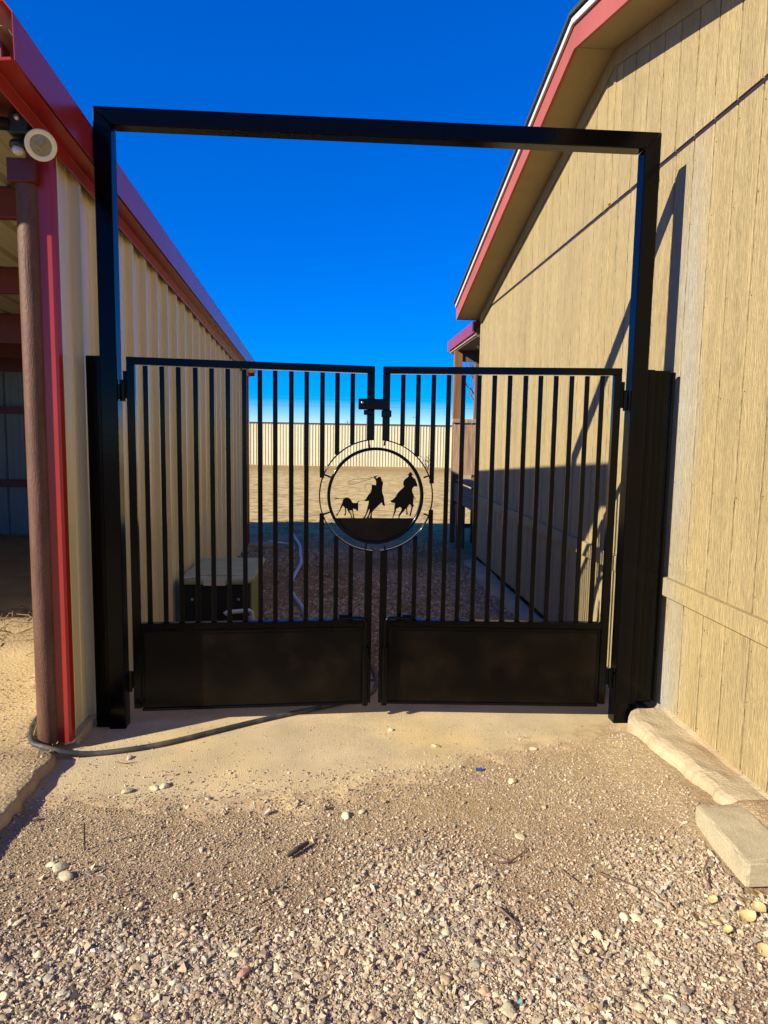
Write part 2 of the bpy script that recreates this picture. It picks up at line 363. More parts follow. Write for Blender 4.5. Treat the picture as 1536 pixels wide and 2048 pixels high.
# raised slab under the open barn, ragged right edge
sy = np.linspace(-1.5, 10.4, 240)
sx = -1.335 + (vnoise(sy, sy * 0, 6, 21) - .5) * .03 + (vnoise(sy, sy * 0, 23, 22) - .5) * .03 + (vnoise(sy, sy * 0, 60, 25) - .5) * .014 - .10 * sstep(3.28, 3.36, sy)
mb = MB(); xs = np.concatenate([[-9.6, -6, -4, -3], np.linspace(-2.6, -1.45, 12)])
V = []; F = []
for j, y in enumerate(sy):
    row = [(x, y, .055 + float((vnoise(x, y, 2.5, 23) - .5) * .012)) for x in xs]
    row += [(sx[j] - .018, y, .056), (sx[j], y, .040 + .012 * float(vnoise(y, 0, 9, 24))), (sx[j] + .004, y, -.06)]
    V += row
K = len(xs) + 3
for j in range(len(sy) - 1):
    for i in range(K - 1): F.append((j * K + i, j * K + i + 1, (j + 1) * K + i + 1, (j + 1) * K + i))
mb.add(V, F, True); slab = structure(mb.build('barn_slab', 'slab'))

# ------------------------------------------------------------------ ribbed sheet metal
def rib_profile(width, pitch=.3048, h=.032, base=.068, top=.026, minor=True):
    """(t, depth) along the sheet's width"""
    p = []; n = int(round(width / pitch))
    for i in range(n):
        c = i * pitch + .05
        p += [(c - base / 2, 0), (c - top / 2, h), (c + top / 2, h), (c + base / 2, 0)]
        if minor:
            for q in (.10, .205):
                p += [(c + q - .014, 0), (c + q - .008, .004), (c + q + .008, .004), (c + q + .014, 0)]
    p = [(0, 0)] + p + [(width, 0)]
    return sorted(p, key=lambda a: a[0])
def sheet(prof, fn_lo, fn_hi, to3, thick=.002):
    """fn_lo/fn_hi give the two ends for each t; to3(t, d, s) places a point"""
    mb = MB(); v = []; n = len(prof)
    for dd in (0, -thick):
        for t, d in prof: v.append(to3(t, d + dd, fn_lo(t)))
        for t, d in prof: v.append(to3(t, d + dd, fn_hi(t)))
    f = []
    for i in range(n - 1):
        f.append((i, i + 1, n + i + 1, n + i)); f.append((2 * n + i, 3 * n + i, 3 * n + i + 1, 2 * n + i + 1))
        f.append((i, 2 * n + i, 2 * n + i + 1, i + 1)); f.append((n + i, n + i + 1, 3 * n + i + 1, 3 * n + i))
    f.append((0, n, 3 * n, 2 * n)); f.append((n - 1, 3 * n - 1, 4 * n - 1, 2 * n - 1))
    return mb.add(v, f)

# ------------------------------------------------------------------ barn on the left
def zt(y): return 3.165 - .0650 * (y - 2.855)          # top of the rake trim
XL = -1.347; YF, YB = 3.43, 10.52
barn = empty('barn', (-4.5, 6.5, 0), 0, 'open fronted barn with tan ribbed walls and red metal roof trim beside the gate', 'barn')
def bp_(name, mb, m, bevel=0, parent=barn):
    o = mb.build(name, m, parent, None, bevel)
    o.matrix_parent_inverse = Matrix.Translation(Vector(barn.location)).inverted() if parent is barn else Matrix.Identity(4)
    return o
y = YF + .012; SW = .9144
while y < YB - .05:
    wd = min(SW, YB - y); n = max(1, int(wd / .3048)); pr = [p for p in rib_profile(SW) if p[0] <= wd]
    if pr[-1][0] < wd: pr.append((wd, 0))
    y0 = y
    bp_('wall_panel', sheet(pr, lambda t: float(top_z(XL, y0 + t)) - .03 + (.05 if y0 + t < 3.7 else .0), lambda t: zt(y0 + t) - .10,
                            lambda t, d, s: (XL + d, y0 + t, s)), 'tan')
    y += SW
# screws along the girt line
for k in range(23):
    yy = YF + .115 + k * .3048
    mbs = MB().lathe([(0, .006), (.006, .006), (.007, .001)], (XL + .002, yy, 1.83), (1, 0, 0), 8)
    bp_('screw', mbs, 'bright')
# back wall panels, girts behind
x = XL - .06
while x > -9.3:
    x0 = x
    bp_('back_panel', sheet(rib_profile(SW), lambda t: -.08, lambda t: zt(YB) - .17, lambda t, d, s: (x0 - t, YB - d, s)), 'inner')
    x -= SW
for zz in (.75, 1.80): bp_('girt', MB().box((-9.4, YB - .16, zz), (XL - .01, YB - .036, zz + .10)), 'redshade')
bp_('end_panel', sheet(rib_profile(SW * 8), lambda t: -.05, lambda t: zt(3.2 + t) - .06, lambda t, d, s: (-9.40 + d, 3.2 + t, s)), 'inner')
# roof sheets with ribs running along the slope, purlins below
x = -1.232
while x > -9.4:
    x0 = x
    bp_('roof_panel', sheet(rib_profile(SW), lambda t: 2.93, lambda t: 10.62, lambda t, d, s: (x0 - t, s, zt(s) - .075 + d)), 'roofin')
    x -= SW
for yy, dp in ((2.96, .11), (4.36, .17), (5.98, .20), (7.65, .30), (9.2, .2), (10.35, .2)):
    bp_('purlin', MB().box((-9.4, yy, zt(yy) - .082 - dp), (-1.42 if yy > 3 else -1.30, yy + .07, zt(yy + .07) - .079)), 'redshade', .006)
mb = MB(); mb.prism([(YF - .38, zt(YF - .38) - .165), (YB - .1, zt(YB - .1) - .165), (YB - .1, zt(YB - .1) - .085), (YF - .38, zt(YF - .38) - .085)], 0, -1.50, -1.372)
bp_('rake_beam', mb, 'redshade', .006)
# rake trim: box, folded bevel, lower lip
Y0, Y1 = 2.855, 10.66
def sect(y, pts): return [(x, y, zt(y) + dz) for x, dz in pts]
def sweep(pts):
    n = len(pts); m = MB(); m.add(sect(Y0, pts) + sect(Y1, pts), [tuple(range(n)), tuple(range(2 * n - 1, n - 1, -1))] + [(i, (i + 1) % n, n + (i + 1) % n, n + i) for i in range(n)])
    return m
trim = bp_('rake_trim', sweep([(-1.36, .0), (-1.245, .004), (-1.213, -.035), (-1.210, -.205), (-1.2135, -.205), (-1.2165, -.036), (-1.247, -.001), (-1.36, -.005)]), 'red', 0)
mbb = sweep([(-1.225, -.193), (-1.222, -.205), (-1.300, -.212), (-1.300, -.275), (-1.306, -.275), (-1.306, -.200)])
bp_('trim_lip', mbb, 'red', .002)
bp_('back_trim', MB().box((-9.5, 10.64, zt(10.66) - .24), (-1.235, 10.66, zt(10.66) - .01)), 'red', .004)
# corner trims and pipe column
bp_('corner_trim', MB().prism([(-1.425, YF), (-1.322, YF), (-1.309, YF + .006), (-1.309, YF + .055), (-1.313, YF + .055), (-1.313, YF + .012), (-1.425, YF + .012)], 2, .045, zt(YF) - .20), 'red', .002)
bp_('corner_trim', MB().prism([(-1.345, YB - .06), (-1.306, YB - .06), (-1.306, YB + .03), (-1.345, YB + .03)], 2, -.10, zt(YB) - .20), 'red', .002)
pole = bp_('pipe_column', MB().tube([(-1.425, 3.442, .03), (-1.425, 3.442, 2.80)], .050, 24), 'rust'); pole['label'] = 'rusty brown steel pipe column'
bp_('column_cap', MB().box((-1.487, 3.375, 2.70), (-1.366, 3.50, 2.80)), 'redshade', .004)
bp_('base_flashing', MB().box((-1.395, YF + .06, -.02), (-1.300, 4.05, .045)), 'curb', .01)

# ------------------------------------------------------------------ house on the right
XW = 1.8436; YM, YFAR, YNEAR = 4.845, 9.115, .575
PIT = .238
def zs(y): return 4.168 - PIT * abs(y - 4.85)           # soffit height
house = empty('house', (5, 4.845, 0), 0, 'tan board sided house with red fascia and grooved gable wall right of the gate', 'house')
HINV = Matrix.Translation(Vector(house.location)).inverted()
def hp(name, mb, m, bevel=0, parent=None, loc=None):
    o = mb.build(name, m, parent or house, loc, bevel)
    if parent is None: o.matrix_parent_inverse = HINV
    return o
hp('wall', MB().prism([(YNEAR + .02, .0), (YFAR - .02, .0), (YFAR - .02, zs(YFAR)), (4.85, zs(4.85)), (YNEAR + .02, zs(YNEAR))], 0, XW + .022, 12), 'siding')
Z_BAND0, Z_BAND1, Z_SEAM = .735, .835, 3.148
grooves = [4.845 - .128 - .2 * k for k in range(0, 21)][::-1] + [4.845] + [4.965 + .2 * k for k in range(0, 21)]
grooves = [YNEAR] + [g for g in grooves if YNEAR + .05 < g < YFAR - .05] + [YFAR]
cache = {}
GAP = .0055
for a, b_ in zip(grooves[:-1], grooves[1:]):
    wd = round(b_ - a, 3)
    for tier, (z0, z1) in enumerate(((.03, Z_BAND0 + .004), (Z_BAND1 - .004, Z_SEAM))):
        k = (wd, tier)
        if k not in cache:
            hw = wd / 2
            cache[k] = MB().prism([(-.0, -hw + GAP), (.0225, -hw + GAP - .001), (.0225, hw - GAP + .001), (0, hw - GAP), (-.0015, hw - GAP - .004), (-.0015, -hw + GAP + .004)], 2, z0, z1).mesh('board')
        me = cache[k]
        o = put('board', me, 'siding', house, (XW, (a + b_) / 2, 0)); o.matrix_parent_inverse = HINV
    # gable tier, set a little proud so the seam throws a shadow line
    za, zb = zs(a) - .10, zs(b_) - .10
    m = MB(); y0, y1 = a + GAP, b_ - GAP
    if max(za, zb) > Z_SEAM + .03:
        z0 = Z_SEAM + .022
        pts = [(y0, z0), (y1, z0), (y1, max(zb, z0 + .002)), (y0, max(za, z0 + .002))]
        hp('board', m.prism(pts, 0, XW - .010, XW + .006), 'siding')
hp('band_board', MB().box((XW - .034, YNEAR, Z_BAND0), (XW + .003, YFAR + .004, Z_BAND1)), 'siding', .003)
hp('seam_flashing', MB().box((XW - .003, YNEAR, Z_SEAM + .001), (XW + .011, YFAR - .02, Z_SEAM + .021)), 'flash')
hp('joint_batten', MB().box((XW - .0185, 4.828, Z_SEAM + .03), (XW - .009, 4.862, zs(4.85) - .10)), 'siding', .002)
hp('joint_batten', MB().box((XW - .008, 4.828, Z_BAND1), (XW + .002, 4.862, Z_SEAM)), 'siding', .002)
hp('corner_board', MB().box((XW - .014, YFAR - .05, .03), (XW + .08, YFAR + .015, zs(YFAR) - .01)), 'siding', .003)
nh = MB()
for a in grooves[1:-1]:
    if a < 2.3: continue
    for zz in (.12, .42, .66, .93, 1.35, 1.8, 2.25, 2.7, 3.06):
        nh.lathe([(0, .0035), (.0012, .0035), (.002, .001)], (XW - .0012, a - .019 + .004 * math.sin(a * 90 + zz * 50), zz + .02 * math.sin(a * 70 + zz * 9)), (-1, 0, 0), 6)
nl = hp('nail_heads', nh, 'flash'); nl['kind'] = 'stuff'
# frieze boards, soffits, fascias, drip edges, roof slabs: one for each slope
YE0, YE1 = YNEAR - .2, 9.285; XF = 1.540
for ya, yb in ((4.85, YE1), (4.85, YE0)):
    s = 1 if yb > ya else -1; w2 = YFAR if s > 0 else YNEAR
    hp('frieze_board', MB().prism([(4.85 + s * .001, zs(4.85) - .108), (w2, zs(w2) - .108), (w2, zs(w2) - .002), (4.85 + s * .001, zs(4.85) - .002)], 0, XW - .024, XW + .006), 'siding', .002)
    hp('soffit', MB().prism([(4.85 + s * .003, zs(4.85)), (yb, zs(yb)), (yb, zs(yb) + .012), (4.85 + s * .003, zs(4.85) + .012)], 0, XF + .02, XW + .3), 'soffit')
    hp('fascia_board', MB().prism([(4.85 + s * .0015, zs(4.85) - .012), (yb, zs(yb) - .012), (yb, zs(yb) + .150), (4.85 + s * .0015, zs(4.85) + .150)], 0, XF, XF + .022), 'fascia', .002)
    hp('drip_edge', MB().prism([(4.85 + s * .001, zs(4.85) + .140), (yb, zs(yb) + .140), (yb, zs(yb) + .182), (4.85 + s * .001, zs(4.85) + .182)], 0, XF - .022, XF - .003), 'white', .003)
    rf = hp('roof', MB().prism([(4.85, zs(4.85) + .192), (yb + s * .02, zs(yb) + .188), (yb + s * .02, zs(yb) + .212), (4.85, zs(4.85) + .218)], 0, XF - .04, 12.2), 'shingle')
    hp('roof_edge', MB().prism([(4.85, zs(4.85) + .016), (yb - s * .03, zs(yb) + .016), (yb - s * .03, zs(yb) + .186), (4.85, zs(4.85) + .186)], 0, XF + .03, 12.1), 'soffit')
hp('eave_fascia', MB().box((XF + .001, YE1 + .001, zs(YE1) - .012), (12.1, YE1 + .022, zs(YE1) + .15)), 'fascia')

# concrete footing strip along the house
n = 60; yy = np.linspace(3.66, 2.56, n)
xe = np.interp(yy, [2.5, 2.63, 2.91, 3.14, 3.40, 3.52, 3.66], [1.672, 1.670, 1.652, 1.623, 1.602, 1.598, 1.640]) + (vnoise(yy, 0 * yy, 9, 31) - .5) * .018 + (vnoise(yy, 0 * yy, 40, 32) - .5) * .014
mb = MB(); V = []; F = []
for j in range(n):
    zt_ = .098 - .012 * float(vnoise(yy[j], 0, 8, 33))
    row = [(xe[j] - .018, yy[j], -.05), (xe[j] - .010, yy[j], zt_ - .035), (xe[j], yy[j], zt_ - .012), (xe[j] + .022, yy[j], zt_)]
    for q in (.2, .4, .6, .8): row.append((xe[j] + q * (XW + .02 - xe[j]), yy[j], zt_ + .010 * float(vnoise(yy[j], q * 3, 11, 34))))
    row.append((XW + .03, yy[j], zt_ + .022)); V += row
for j in range(n - 1):
    for i in range(8): F.append((j * 9 + i, j * 9 + i + 1, (j + 1) * 9 + i + 1, (j + 1) * 9 + i))
F.append(tuple(range(9))); mb.add(V, F)
tag(mb.build('concrete_footing', 'curb'), 'rough concrete footing strip running along the foot of the house wall', 'footing')

# loose solid block
bmk = bmesh.new(); bmesh.ops.create_cube(bmk, size=1); bmesh.ops.subdivide_edges(bmk, edges=bmk.edges[:], cuts=13, use_grid_fill=True)
for v in bmk.verts:
    c = v.co; p = Vector((c.x * .208, c.y * .394, c.z * .098 + .049)); e = sorted((.5 - abs(c.x), .5 - abs(c.y), .5 - abs(c.z)))[1]
    k = float(vnoise(p.x * 3 + p.z * 2, p.y * 3 + p.z, 12, 61)); q = float(vnoise(p.x + p.z, p.y - p.z, 45, 62))
    if e < .04: p -= Vector((math.copysign(1, c.x) if abs(c.x) > .45 else 0, math.copysign(1, c.y) if abs(c.y) > .45 else 0, math.copysign(1, c.z) if abs(c.z) > .45 else 0)) * (.002 + .010 * max(0, k - .52) + .0025 * q)
    else: p += Vector(v.normal) * (q - .5) * .0022
    v.co = p
bme = bpy.data.meshes.new('concrete_block'); bmk.to_mesh(bme); bmk.free()
bl = put('concrete_block', bme, 'block', None, (1.592, 2.452, -.004))
bl.rotation_euler = (R(.6), R(-1), R(-2)); tag(bl, 'pale solid concrete block lying on the ground by the house wall', 'block')

# ------------------------------------------------------------------ gate frame
YG = 3.684; DP = .088
frame = empty('gateway', (.22, YG + DP / 2, 0), 0, 'tall black square tube gateway with overhead bar between barn and house', 'gateway')
FINV = Matrix.Translation(Vector(frame.location)).inverted()
def fp(name, mb, m='black', bevel=.005, parent=None):
    o = mb.build(name, m, parent or frame, None, bevel)
    if parent is None: o.matrix_parent_inverse = FINV
    return o
T = .085; LO, LI, RI, RO, ZT_ = -1.206, -1.206 + T, 1.652 - T, 1.652, 3.166
fp('post', MB().prism([(LO, -.05), (LI, -.05), (LI, ZT_ - T), (LO, ZT_)], 1, YG, YG + DP))
fp('post', MB().prism([(RI, -.05), (RO, -.05), (RO, ZT_), (RI, ZT_ - T)], 1, YG, YG + DP))
fp('overhead_bar', MB().prism([(LO + .001, ZT_), (LI, ZT_ - T + .001), (RI, ZT_ - T + .001), (RO - .001, ZT_)], 1, YG + .0004, YG + DP - .0004))
fp('filler_plate', MB().box((-1.282, YG + .020, .004), (LO - .001, YG + .060, 1.972)))
fp('filler_tube', MB().box((RO + .001, YG + .012, .02), (RO + .046, YG + .056, 1.966)))
fp('filler_plate', MB().box((RO + .047, YG + .030, .112), (1.792, YG + .040, 1.964)))
fp('filler_plate', MB().box((1.793, YG + .012, .12), (1.812, YG + .040, 1.955)))
for xh, s in ((LI, 1), (RI, -1)):
    for zz in (1.80, .255):
        h_ = fp('hinge', MB().tube([(xh + s * .018, YG + .030, zz - .055), (xh + s * .018, YG + .030, zz + .055)], .014, 12))
        fp('hinge_plate', MB().box((min(xh, xh + s * .012), YG + .005, zz - .045), (max(xh, xh + s * .012), YG + .050, zz + .03)), 'black', .002)

# ------------------------------------------------------------------ gate leaves
CALF=[(-223,-13),(-213,-12),(-197,-15),(-176,-16),(-169,-13),(-157,-10),(-146,-12),(-137,-19),(-131,-29),(-126,-39),(-112,-40),(-101,-39),(-98,-34),(-93,-27),(-88,-25),(-93,-33),(-95,-40),(-95,-54),(-94,-64),(-95,-76),(-96,-84),(-103,-84),(-105,-77),(-112,-74),(-119,-71),(-124,-71),(-122,-84),(-120,-99),(-117,-113),(-112,-127),(-121,-127),(-124,-109),(-126,-94),(-129,-80),(-138,-82),(-143,-81),(-139,-90),(-133,-99),(-130,-109),(-125,-127),(-132,-127),(-135,-109),(-140,-99),(-148,-89),(-153,-80),(-157,-70),(-161,-69),(-161,-88),(-161,-99),(-164,-110),(-171,-110),(-170,-101),(-166,-94),(-167,-81),(-168,-68),(-174,-60),(-179,-55),(-183,-64),(-189,-74),(-195,-85),(-203,-95),(-207,-108),(-214,-111),(-216,-105),(-208,-97),(-201,-85),(-195,-74),(-189,-55),(-184,-43),(-180,-30),(-177,-19),(-197,-18),(-216,-17),(-218,-22)]
ROPER=[(-9,107),(7,112),(9,108),(0,104),(-1,99),(5,94),(13,103),(20,105),(27,103),(30,94),(36,91),(29,89),(35,82),(41,72),(38,54),(36,34),(37,16),(45,-2),(48,-24),(51,-43),(54,-51),(49,-56),(43,-55),(38,-45),(35,-36),(28,-42),(19,-51),(5,-65),(-10,-80),(-17,-90),(-20,-105),(-17,-125),(-31,-125),(-25,-99),(-23,-92),(-28,-99),(-34,-114),(-36,-125),(-50,-125),(-40,-110),(-35,-94),(-32,-81),(-33,-71),(-38,-81),(-45,-98),(-52,-112),(-57,-125),(-68,-125),(-58,-110),(-49,-89),(-44,-65),(-39,-44),(-37,-27),(-46,-30),(-55,-29),(-65,-25),(-54,-20),(-47,-8),(-38,7),(-26,21),(-23,37),(-21,62),(-10,60),(1,59),(2,77),(-2,89),(-10,96)]
RIDER=[(171,119),(183,121),(185,129),(192,132),(199,129),(200,121),(211,119),(200,115),(201,108),(207,102),(219,94),(224,80),(231,65),(230,55),(223,51),(218,55),(210,50),(204,40),(202,26),(209,13),(214,-3),(225,-20),(222,-21),(212,-8),(211,-26),(210,-44),(216,-53),(209,-60),(205,-80),(201,-96),(199,-110),(189,-108),(192,-100),(196,-88),(199,-72),(201,-60),(194,-47),(189,-46),(181,-57),(176,-69),(178,-85),(182,-103),(170,-103),(174,-92),(172,-72),(167,-72),(159,-85),(146,-98),(136,-111),(135,-127),(129,-127),(130,-105),(138,-93),(144,-82),(147,-70),(137,-61),(126,-67),(116,-70),(114,-83),(108,-100),(100,-116),(98,-127),(94,-127),(100,-105),(105,-82),(106,-59),(109,-40),(96,-38),(87,-35),(82,-24),(91,-24),(100,-17),(113,-4),(118,9),(130,24),(145,38),(158,52),(153,61),(153,79),(163,94),(176,103),(181,107),(181,115)]
LASSO=[(-9,103),(-30,98),(-71,93),(-116,90),(-146,81),(-154,71),(-146,63),(-124,61),(-103,67),(-71,80),(-30,91),(-7,101)]
COIL=[(-24,30),(-35,19),(-49,23),(-60,37),(-58,55),(-48,65),(-30,67),(-21,59)]
RC = (1.299, 1.262); R_OUT, R_IN = .310, .265
WL = 1.285; GT = .040
SWING = R(3.5)
def arc(cx, cz, r0, r1, a0, a1, y0, y1, n=48):
    v = []; f = []
    for i in range(n + 1):
        a = a0 + (a1 - a0) * i / n; c, s = math.cos(a), math.sin(a)
        v += [(cx + r0 * c, y0, cz + r0 * s), (cx + r1 * c, y0, cz + r1 * s), (cx + r1 * c, y1, cz + r1 * s), (cx + r0 * c, y1, cz + r0 * s)]
    for i in range(n):
        for k in range(4): f.append((i * 4 + k, i * 4 + (k + 1) % 4, i * 4 + 4 + (k + 1) % 4, i * 4 + 4 + k))
    closed = abs(a1 - a0) > 6.28
    if not closed: f += [(0, 1, 2, 3), (n * 4 + 3, n * 4 + 2, n * 4 + 1, n * 4)]
    m = MB(); m.add(v, f); m.sm = [True] * len(f); return m
def gate_leaf(hx, side, pick, label):
    """side=+1: hinged on the left post, local +x runs to the free edge; side=-1 mirrored"""
    g = empty('gate_leaf', (hx, 3.735, 0), SWING * side, label, 'gate')
    s = side; y0, y1 = -.020, .020
    ring_x = RC[0] if s > 0 else WL * 2 + .040 - RC[0]           # ring centre in this leaf's own x (always positive)
    def P(name, mb, m='black', bevel=.003, parent=None):
        if s < 0: mb.v = [(-a, b, c) for a, b, c in mb.v]
        return mb.build(name, m, parent or g, None, bevel)
    sag = .012
    P('stile', MB().box((0, y0, .10), (GT, y1, 1.934)))
    P('rail', MB().prism([(0, 1.934), (WL, 1.934 - sag), (WL, 1.972 - sag), (0, 1.972)], 1, y0 + .0005, y1 - .0005))
    P('rail', MB().box((GT, y0, .534), (WL - GT, y1, .570)))
    hh = math.sqrt(R_OUT ** 2 - (WL - GT / 2 - ring_x) ** 2)
    P('stile', MB().box((WL - GT, y0, RC[1] + hh - .004), (WL, y1, 1.934 - sag)))
    P('stile', MB().box((WL - GT, y0, .09), (WL, y1, RC[1] - hh + .004)))
    for u in pick:
        d = abs(u - ring_x); spans = [(.570, 1.930 - sag * u / WL)]
        if d < R_OUT:
            h2 = math.sqrt(R_OUT ** 2 - d * d); spans = [(.570, RC[1] - h2 + .002), (RC[1] + h2 - .002, 1.930 - sag * u / WL)]
        for a, b in spans: P('picket', MB().box((u - .0125, -.0065, a), (u + .0125, .0065, b)), 'black', .003)
    kp = P('kick_panel', MB().box((GT + .001, -.004, .098), (WL - GT - .001, .000, .533)), 'black_panel', 0)
    P('panel_lip', MB().box((GT + .012, -.022, .522), (WL - GT - .03, -.0205, .531)), 'black', 0)
    P('panel_lip', MB().box((GT + .004, -.010, .100), (GT + .016, -.0045, .531)), 'black', 0)
    for k, ut in enumerate((.16, .45, .70, .98)):
        P('weld_tab', MB().box((ut, -.0235, .524), (ut + .055, -.0221, .5335)), 'black', 0)
    wb = MB()
    for u in pick:
        for dx in (-.0135, .0135):
            wb.lathe([(0, .0025), (.005, .0045), (.010, .0025)], (u + dx, -.012, .570), (0, 1, .1), 6)
    w_ = P('weld_beads', wb, 'black', 0); w_['kind'] = 'stuff'
    P('bottom_rail', MB().box((GT, y0 + .010, .080), (WL - GT, y1, .0975)))
    # half of the outer ring, ending at the free stile
    e = math.acos(max(-1, min(1, (WL - ring_x) / R_OUT)))
    P('outer_ring', arc(ring_x, RC[1], R_OUT - .006, R_OUT, e, 2 * math.pi - e, -.018, .018, 48), 'black', 0)
    # drop bolt with its bent handle
    ub = WL - .034; yb = y0 - .0185
    P('bolt_sleeve', MB().tube([(ub, yb, .088), (ub, yb, .420)], .0175, 16))
    P('drop_bolt', MB().tube([(ub, yb, .41), (ub, yb, .545), (ub - .004, yb, .570), (ub - .014, yb, .584), (ub - .03, yb, .589), (ub - .14, yb, .589)], .0095, 10), 'black', 0)
    P('bolt_catch', MB().box((ub - .15, yb + .006, .566), (ub - .095, y0 - .0005, .604)), 'black', .002)
    for zz in (1.80, .255): P('hinge_leaf', MB().box((-.018, -.016, zz - .04), (-.0005, .006, zz + .10 if zz > 1 else zz + .05)), 'black', .002)
    return g, P
PL = [0.091, 0.174, 0.257, 0.343, 0.426, 0.509, 0.594, 0.675, 0.755, 0.84, 0.921, 1.005, 1.085, 1.167]
PR = [1.175, 1.093, 1.01, 0.929, 0.85, 0.765, 0.682, 0.599, 0.514, 0.433, 0.35, 0.265, 0.182, 0.1]
gl, P = gate_leaf(-1.085, 1, PL, 'left black gate leaf carrying the round cowboy and calf medallion')
for a in (98, 158, 200, 260):
    c, s_ = math.cos(R(a)), math.sin(R(a))
    P('spoke', MB().tube([(RC[0] + R_IN * c, 0, RC[1] + R_IN * s_), (RC[0] + (R_OUT - .004) * c, 0, RC[1] + (R_OUT - .004) * s_)], .0045, 8), 'black', 0)
P('medallion_ring', arc(RC[0], RC[1], R_IN - .016, R_IN, 0, 2 * math.pi, -.016, .016, 96), 'black', 0)
# ground plate of the medallion: circle segment below the chord
zc = -.1235; a0 = math.asin(zc / (R_IN - .012)); seg = [(RC[0] + (R_IN - .012) * math.cos(a), RC[1] + (R_IN - .012) * math.sin(a)) for a in np.linspace(math.pi - a0, 2 * math.pi + a0, 36)]
plate = P('medallion_plate', MB().prism(seg, 1, -.003, .003), 'black_panel', 0)
def cut(name, pts, label):
    o = P(name, MB().prism([(RC[0] + a / 1000, RC[1] + b / 1000) for a, b in pts], 1, -.0025, .0035), 'black', 0, plate); o['label'] = label; return o
cut('calf_cutout', CALF, 'running calf silhouette cut from black steel')
cut('roper_cutout', ROPER, 'rider swinging a rope on a galloping horse, black steel silhouette')
cut('rider_cutout', RIDER, 'second rider on a galloping horse, black steel silhouette')
for pts in (LASSO, COIL):
    P('lasso', MB().tube([(RC[0] + a / 1000, 0, RC[1] + b / 1000) for a, b in pts], .0010, 5), 'black', 0, plate)
# latch on the free stile
P('latch', MB().box((WL - .090, -.052, 1.728), (WL + .075, -.022, 1.786)), 'black', .004)
P('latch_body', MB().box((WL - .060, -.040, 1.700), (WL - .004, -.0205, 1.727)), 'black', .004)
P('latch_bolt', MB().lathe([(0, .007), (.006, .007), (.008, .003)], (WL - .072, -.052, 1.765), (0, -1, 0), 10), 'bright', 0)
gr, P = gate_leaf(1.525, -1, PR, 'right black gate leaf of plain pickets nearest the house')
ox = WL * 2 + .040 - RC[0]
for a in (98, 158, 200, 260):
    c, s_ = math.cos(R(a)), math.sin(R(a))
    P('spoke', MB().tube([(ox + (R_IN + .012) * c, 0, RC[1] + (R_IN + .012) * s_), (ox + (R_OUT - .004) * c, 0, RC[1] + (R_OUT - .004) * s_)], .0045, 8), 'black', 0)
P('latch_keeper', MB().box((WL - .048, -.045, 1.690), (WL + .006, -.0205, 1.727)), 'black', .004)

# ------------------------------------------------------------------ flood light on the barn corner
fl = empty('flood_light', (-1.36, 3.30, 2.90), 0, 'twin flood light with round cream lamp and motion sensor on barn corner', 'flood light')
LI_ = Matrix.Translation(Vector(fl.location)).inverted()
def lp(name, mb, m, bevel=0, parent=None):
    o = mb.build(name, m, parent or fl, None, bevel)
    if parent is None: o.matrix_parent_inverse = LI_
    return o
lp('mount_box', MB().lathe([(0, .045), (.03, .045), (.04, .036)], (-1.372, 3.365, 2.915), (0, -1, 0), 20), 'blackplastic')
lp('mount_plate', MB().box((-1.43, 3.366, 2.86), (-1.31, 3.39, 2.975)), 'blackplastic', .004)
lp('mount_body', MB().box((-1.438, 3.295, 2.872), (-1.352, 3.363, 2.958)), 'blackplastic', .008)
lp('mount_nut', MB().lathe([(0, .014), (.010, .014), (.014, .008)], (-1.395, 3.294, 2.935), (0, -1, 0), 12), 'bright')
def lamp(a, tip, d, full=True):
    lp('arm', MB().tube([a, (Vector(a) + Vector(tip)) / 2 + Vector((0, -.01, .012)), tip], .012, 10), 'blackplastic')
    lp('socket', MB().lathe([(0, .012), (.006, .026), (.055, .028), (.060, .031), (.075, .031)], tip, d, 18), 'blackplastic')
    t = Vector(tip) + Vector(d).normalized() * .070
    b_ = lp('bulb', MB().lathe([(0, .024), (.02, .030), (.055, .058), (.064, .063), (.070, .063), (.073, .059), (.073, .043), (.070, .042)], t, d, 32), 'cream')
    lens = MB().lathe([(.0685, .043), (.072, .0425), (.0715, .036), (.073, .034), (.0725, .026), (.074, .024), (.073, .018), (.0755, .016), (.0765, .008), (.0765, .001)], t, d, 32)
    lens.build('lens', 'lens', b_)
lamp((-1.352, 3.335, 2.915), (-1.302, 3.318, 2.858), (.20, -.62, -.36))
lamp((-1.392, 3.335, 2.915), (-1.435, 3.31, 2.912), (-.92, -.35, -.05))
lp('sensor', MB().lathe([(0, .030), (.012, .034), (.022, .034), (.026, .028)], (-1.40, 3.300, 2.836), (0, -.12, -1), 20), 'blackplastic')
lp('sensor_window', MB().lathe([(0, .023), (.018, .023), (.027, .017), (.030, .005)], (-1.40, 3.297, 2.812), (0, -.12, -1), 20), 'white')
lp('sensor_arm', MB().tube([(-1.385, 3.345, 2.88), (-1.40, 3.31, 2.83)], .012, 8), 'blackplastic')

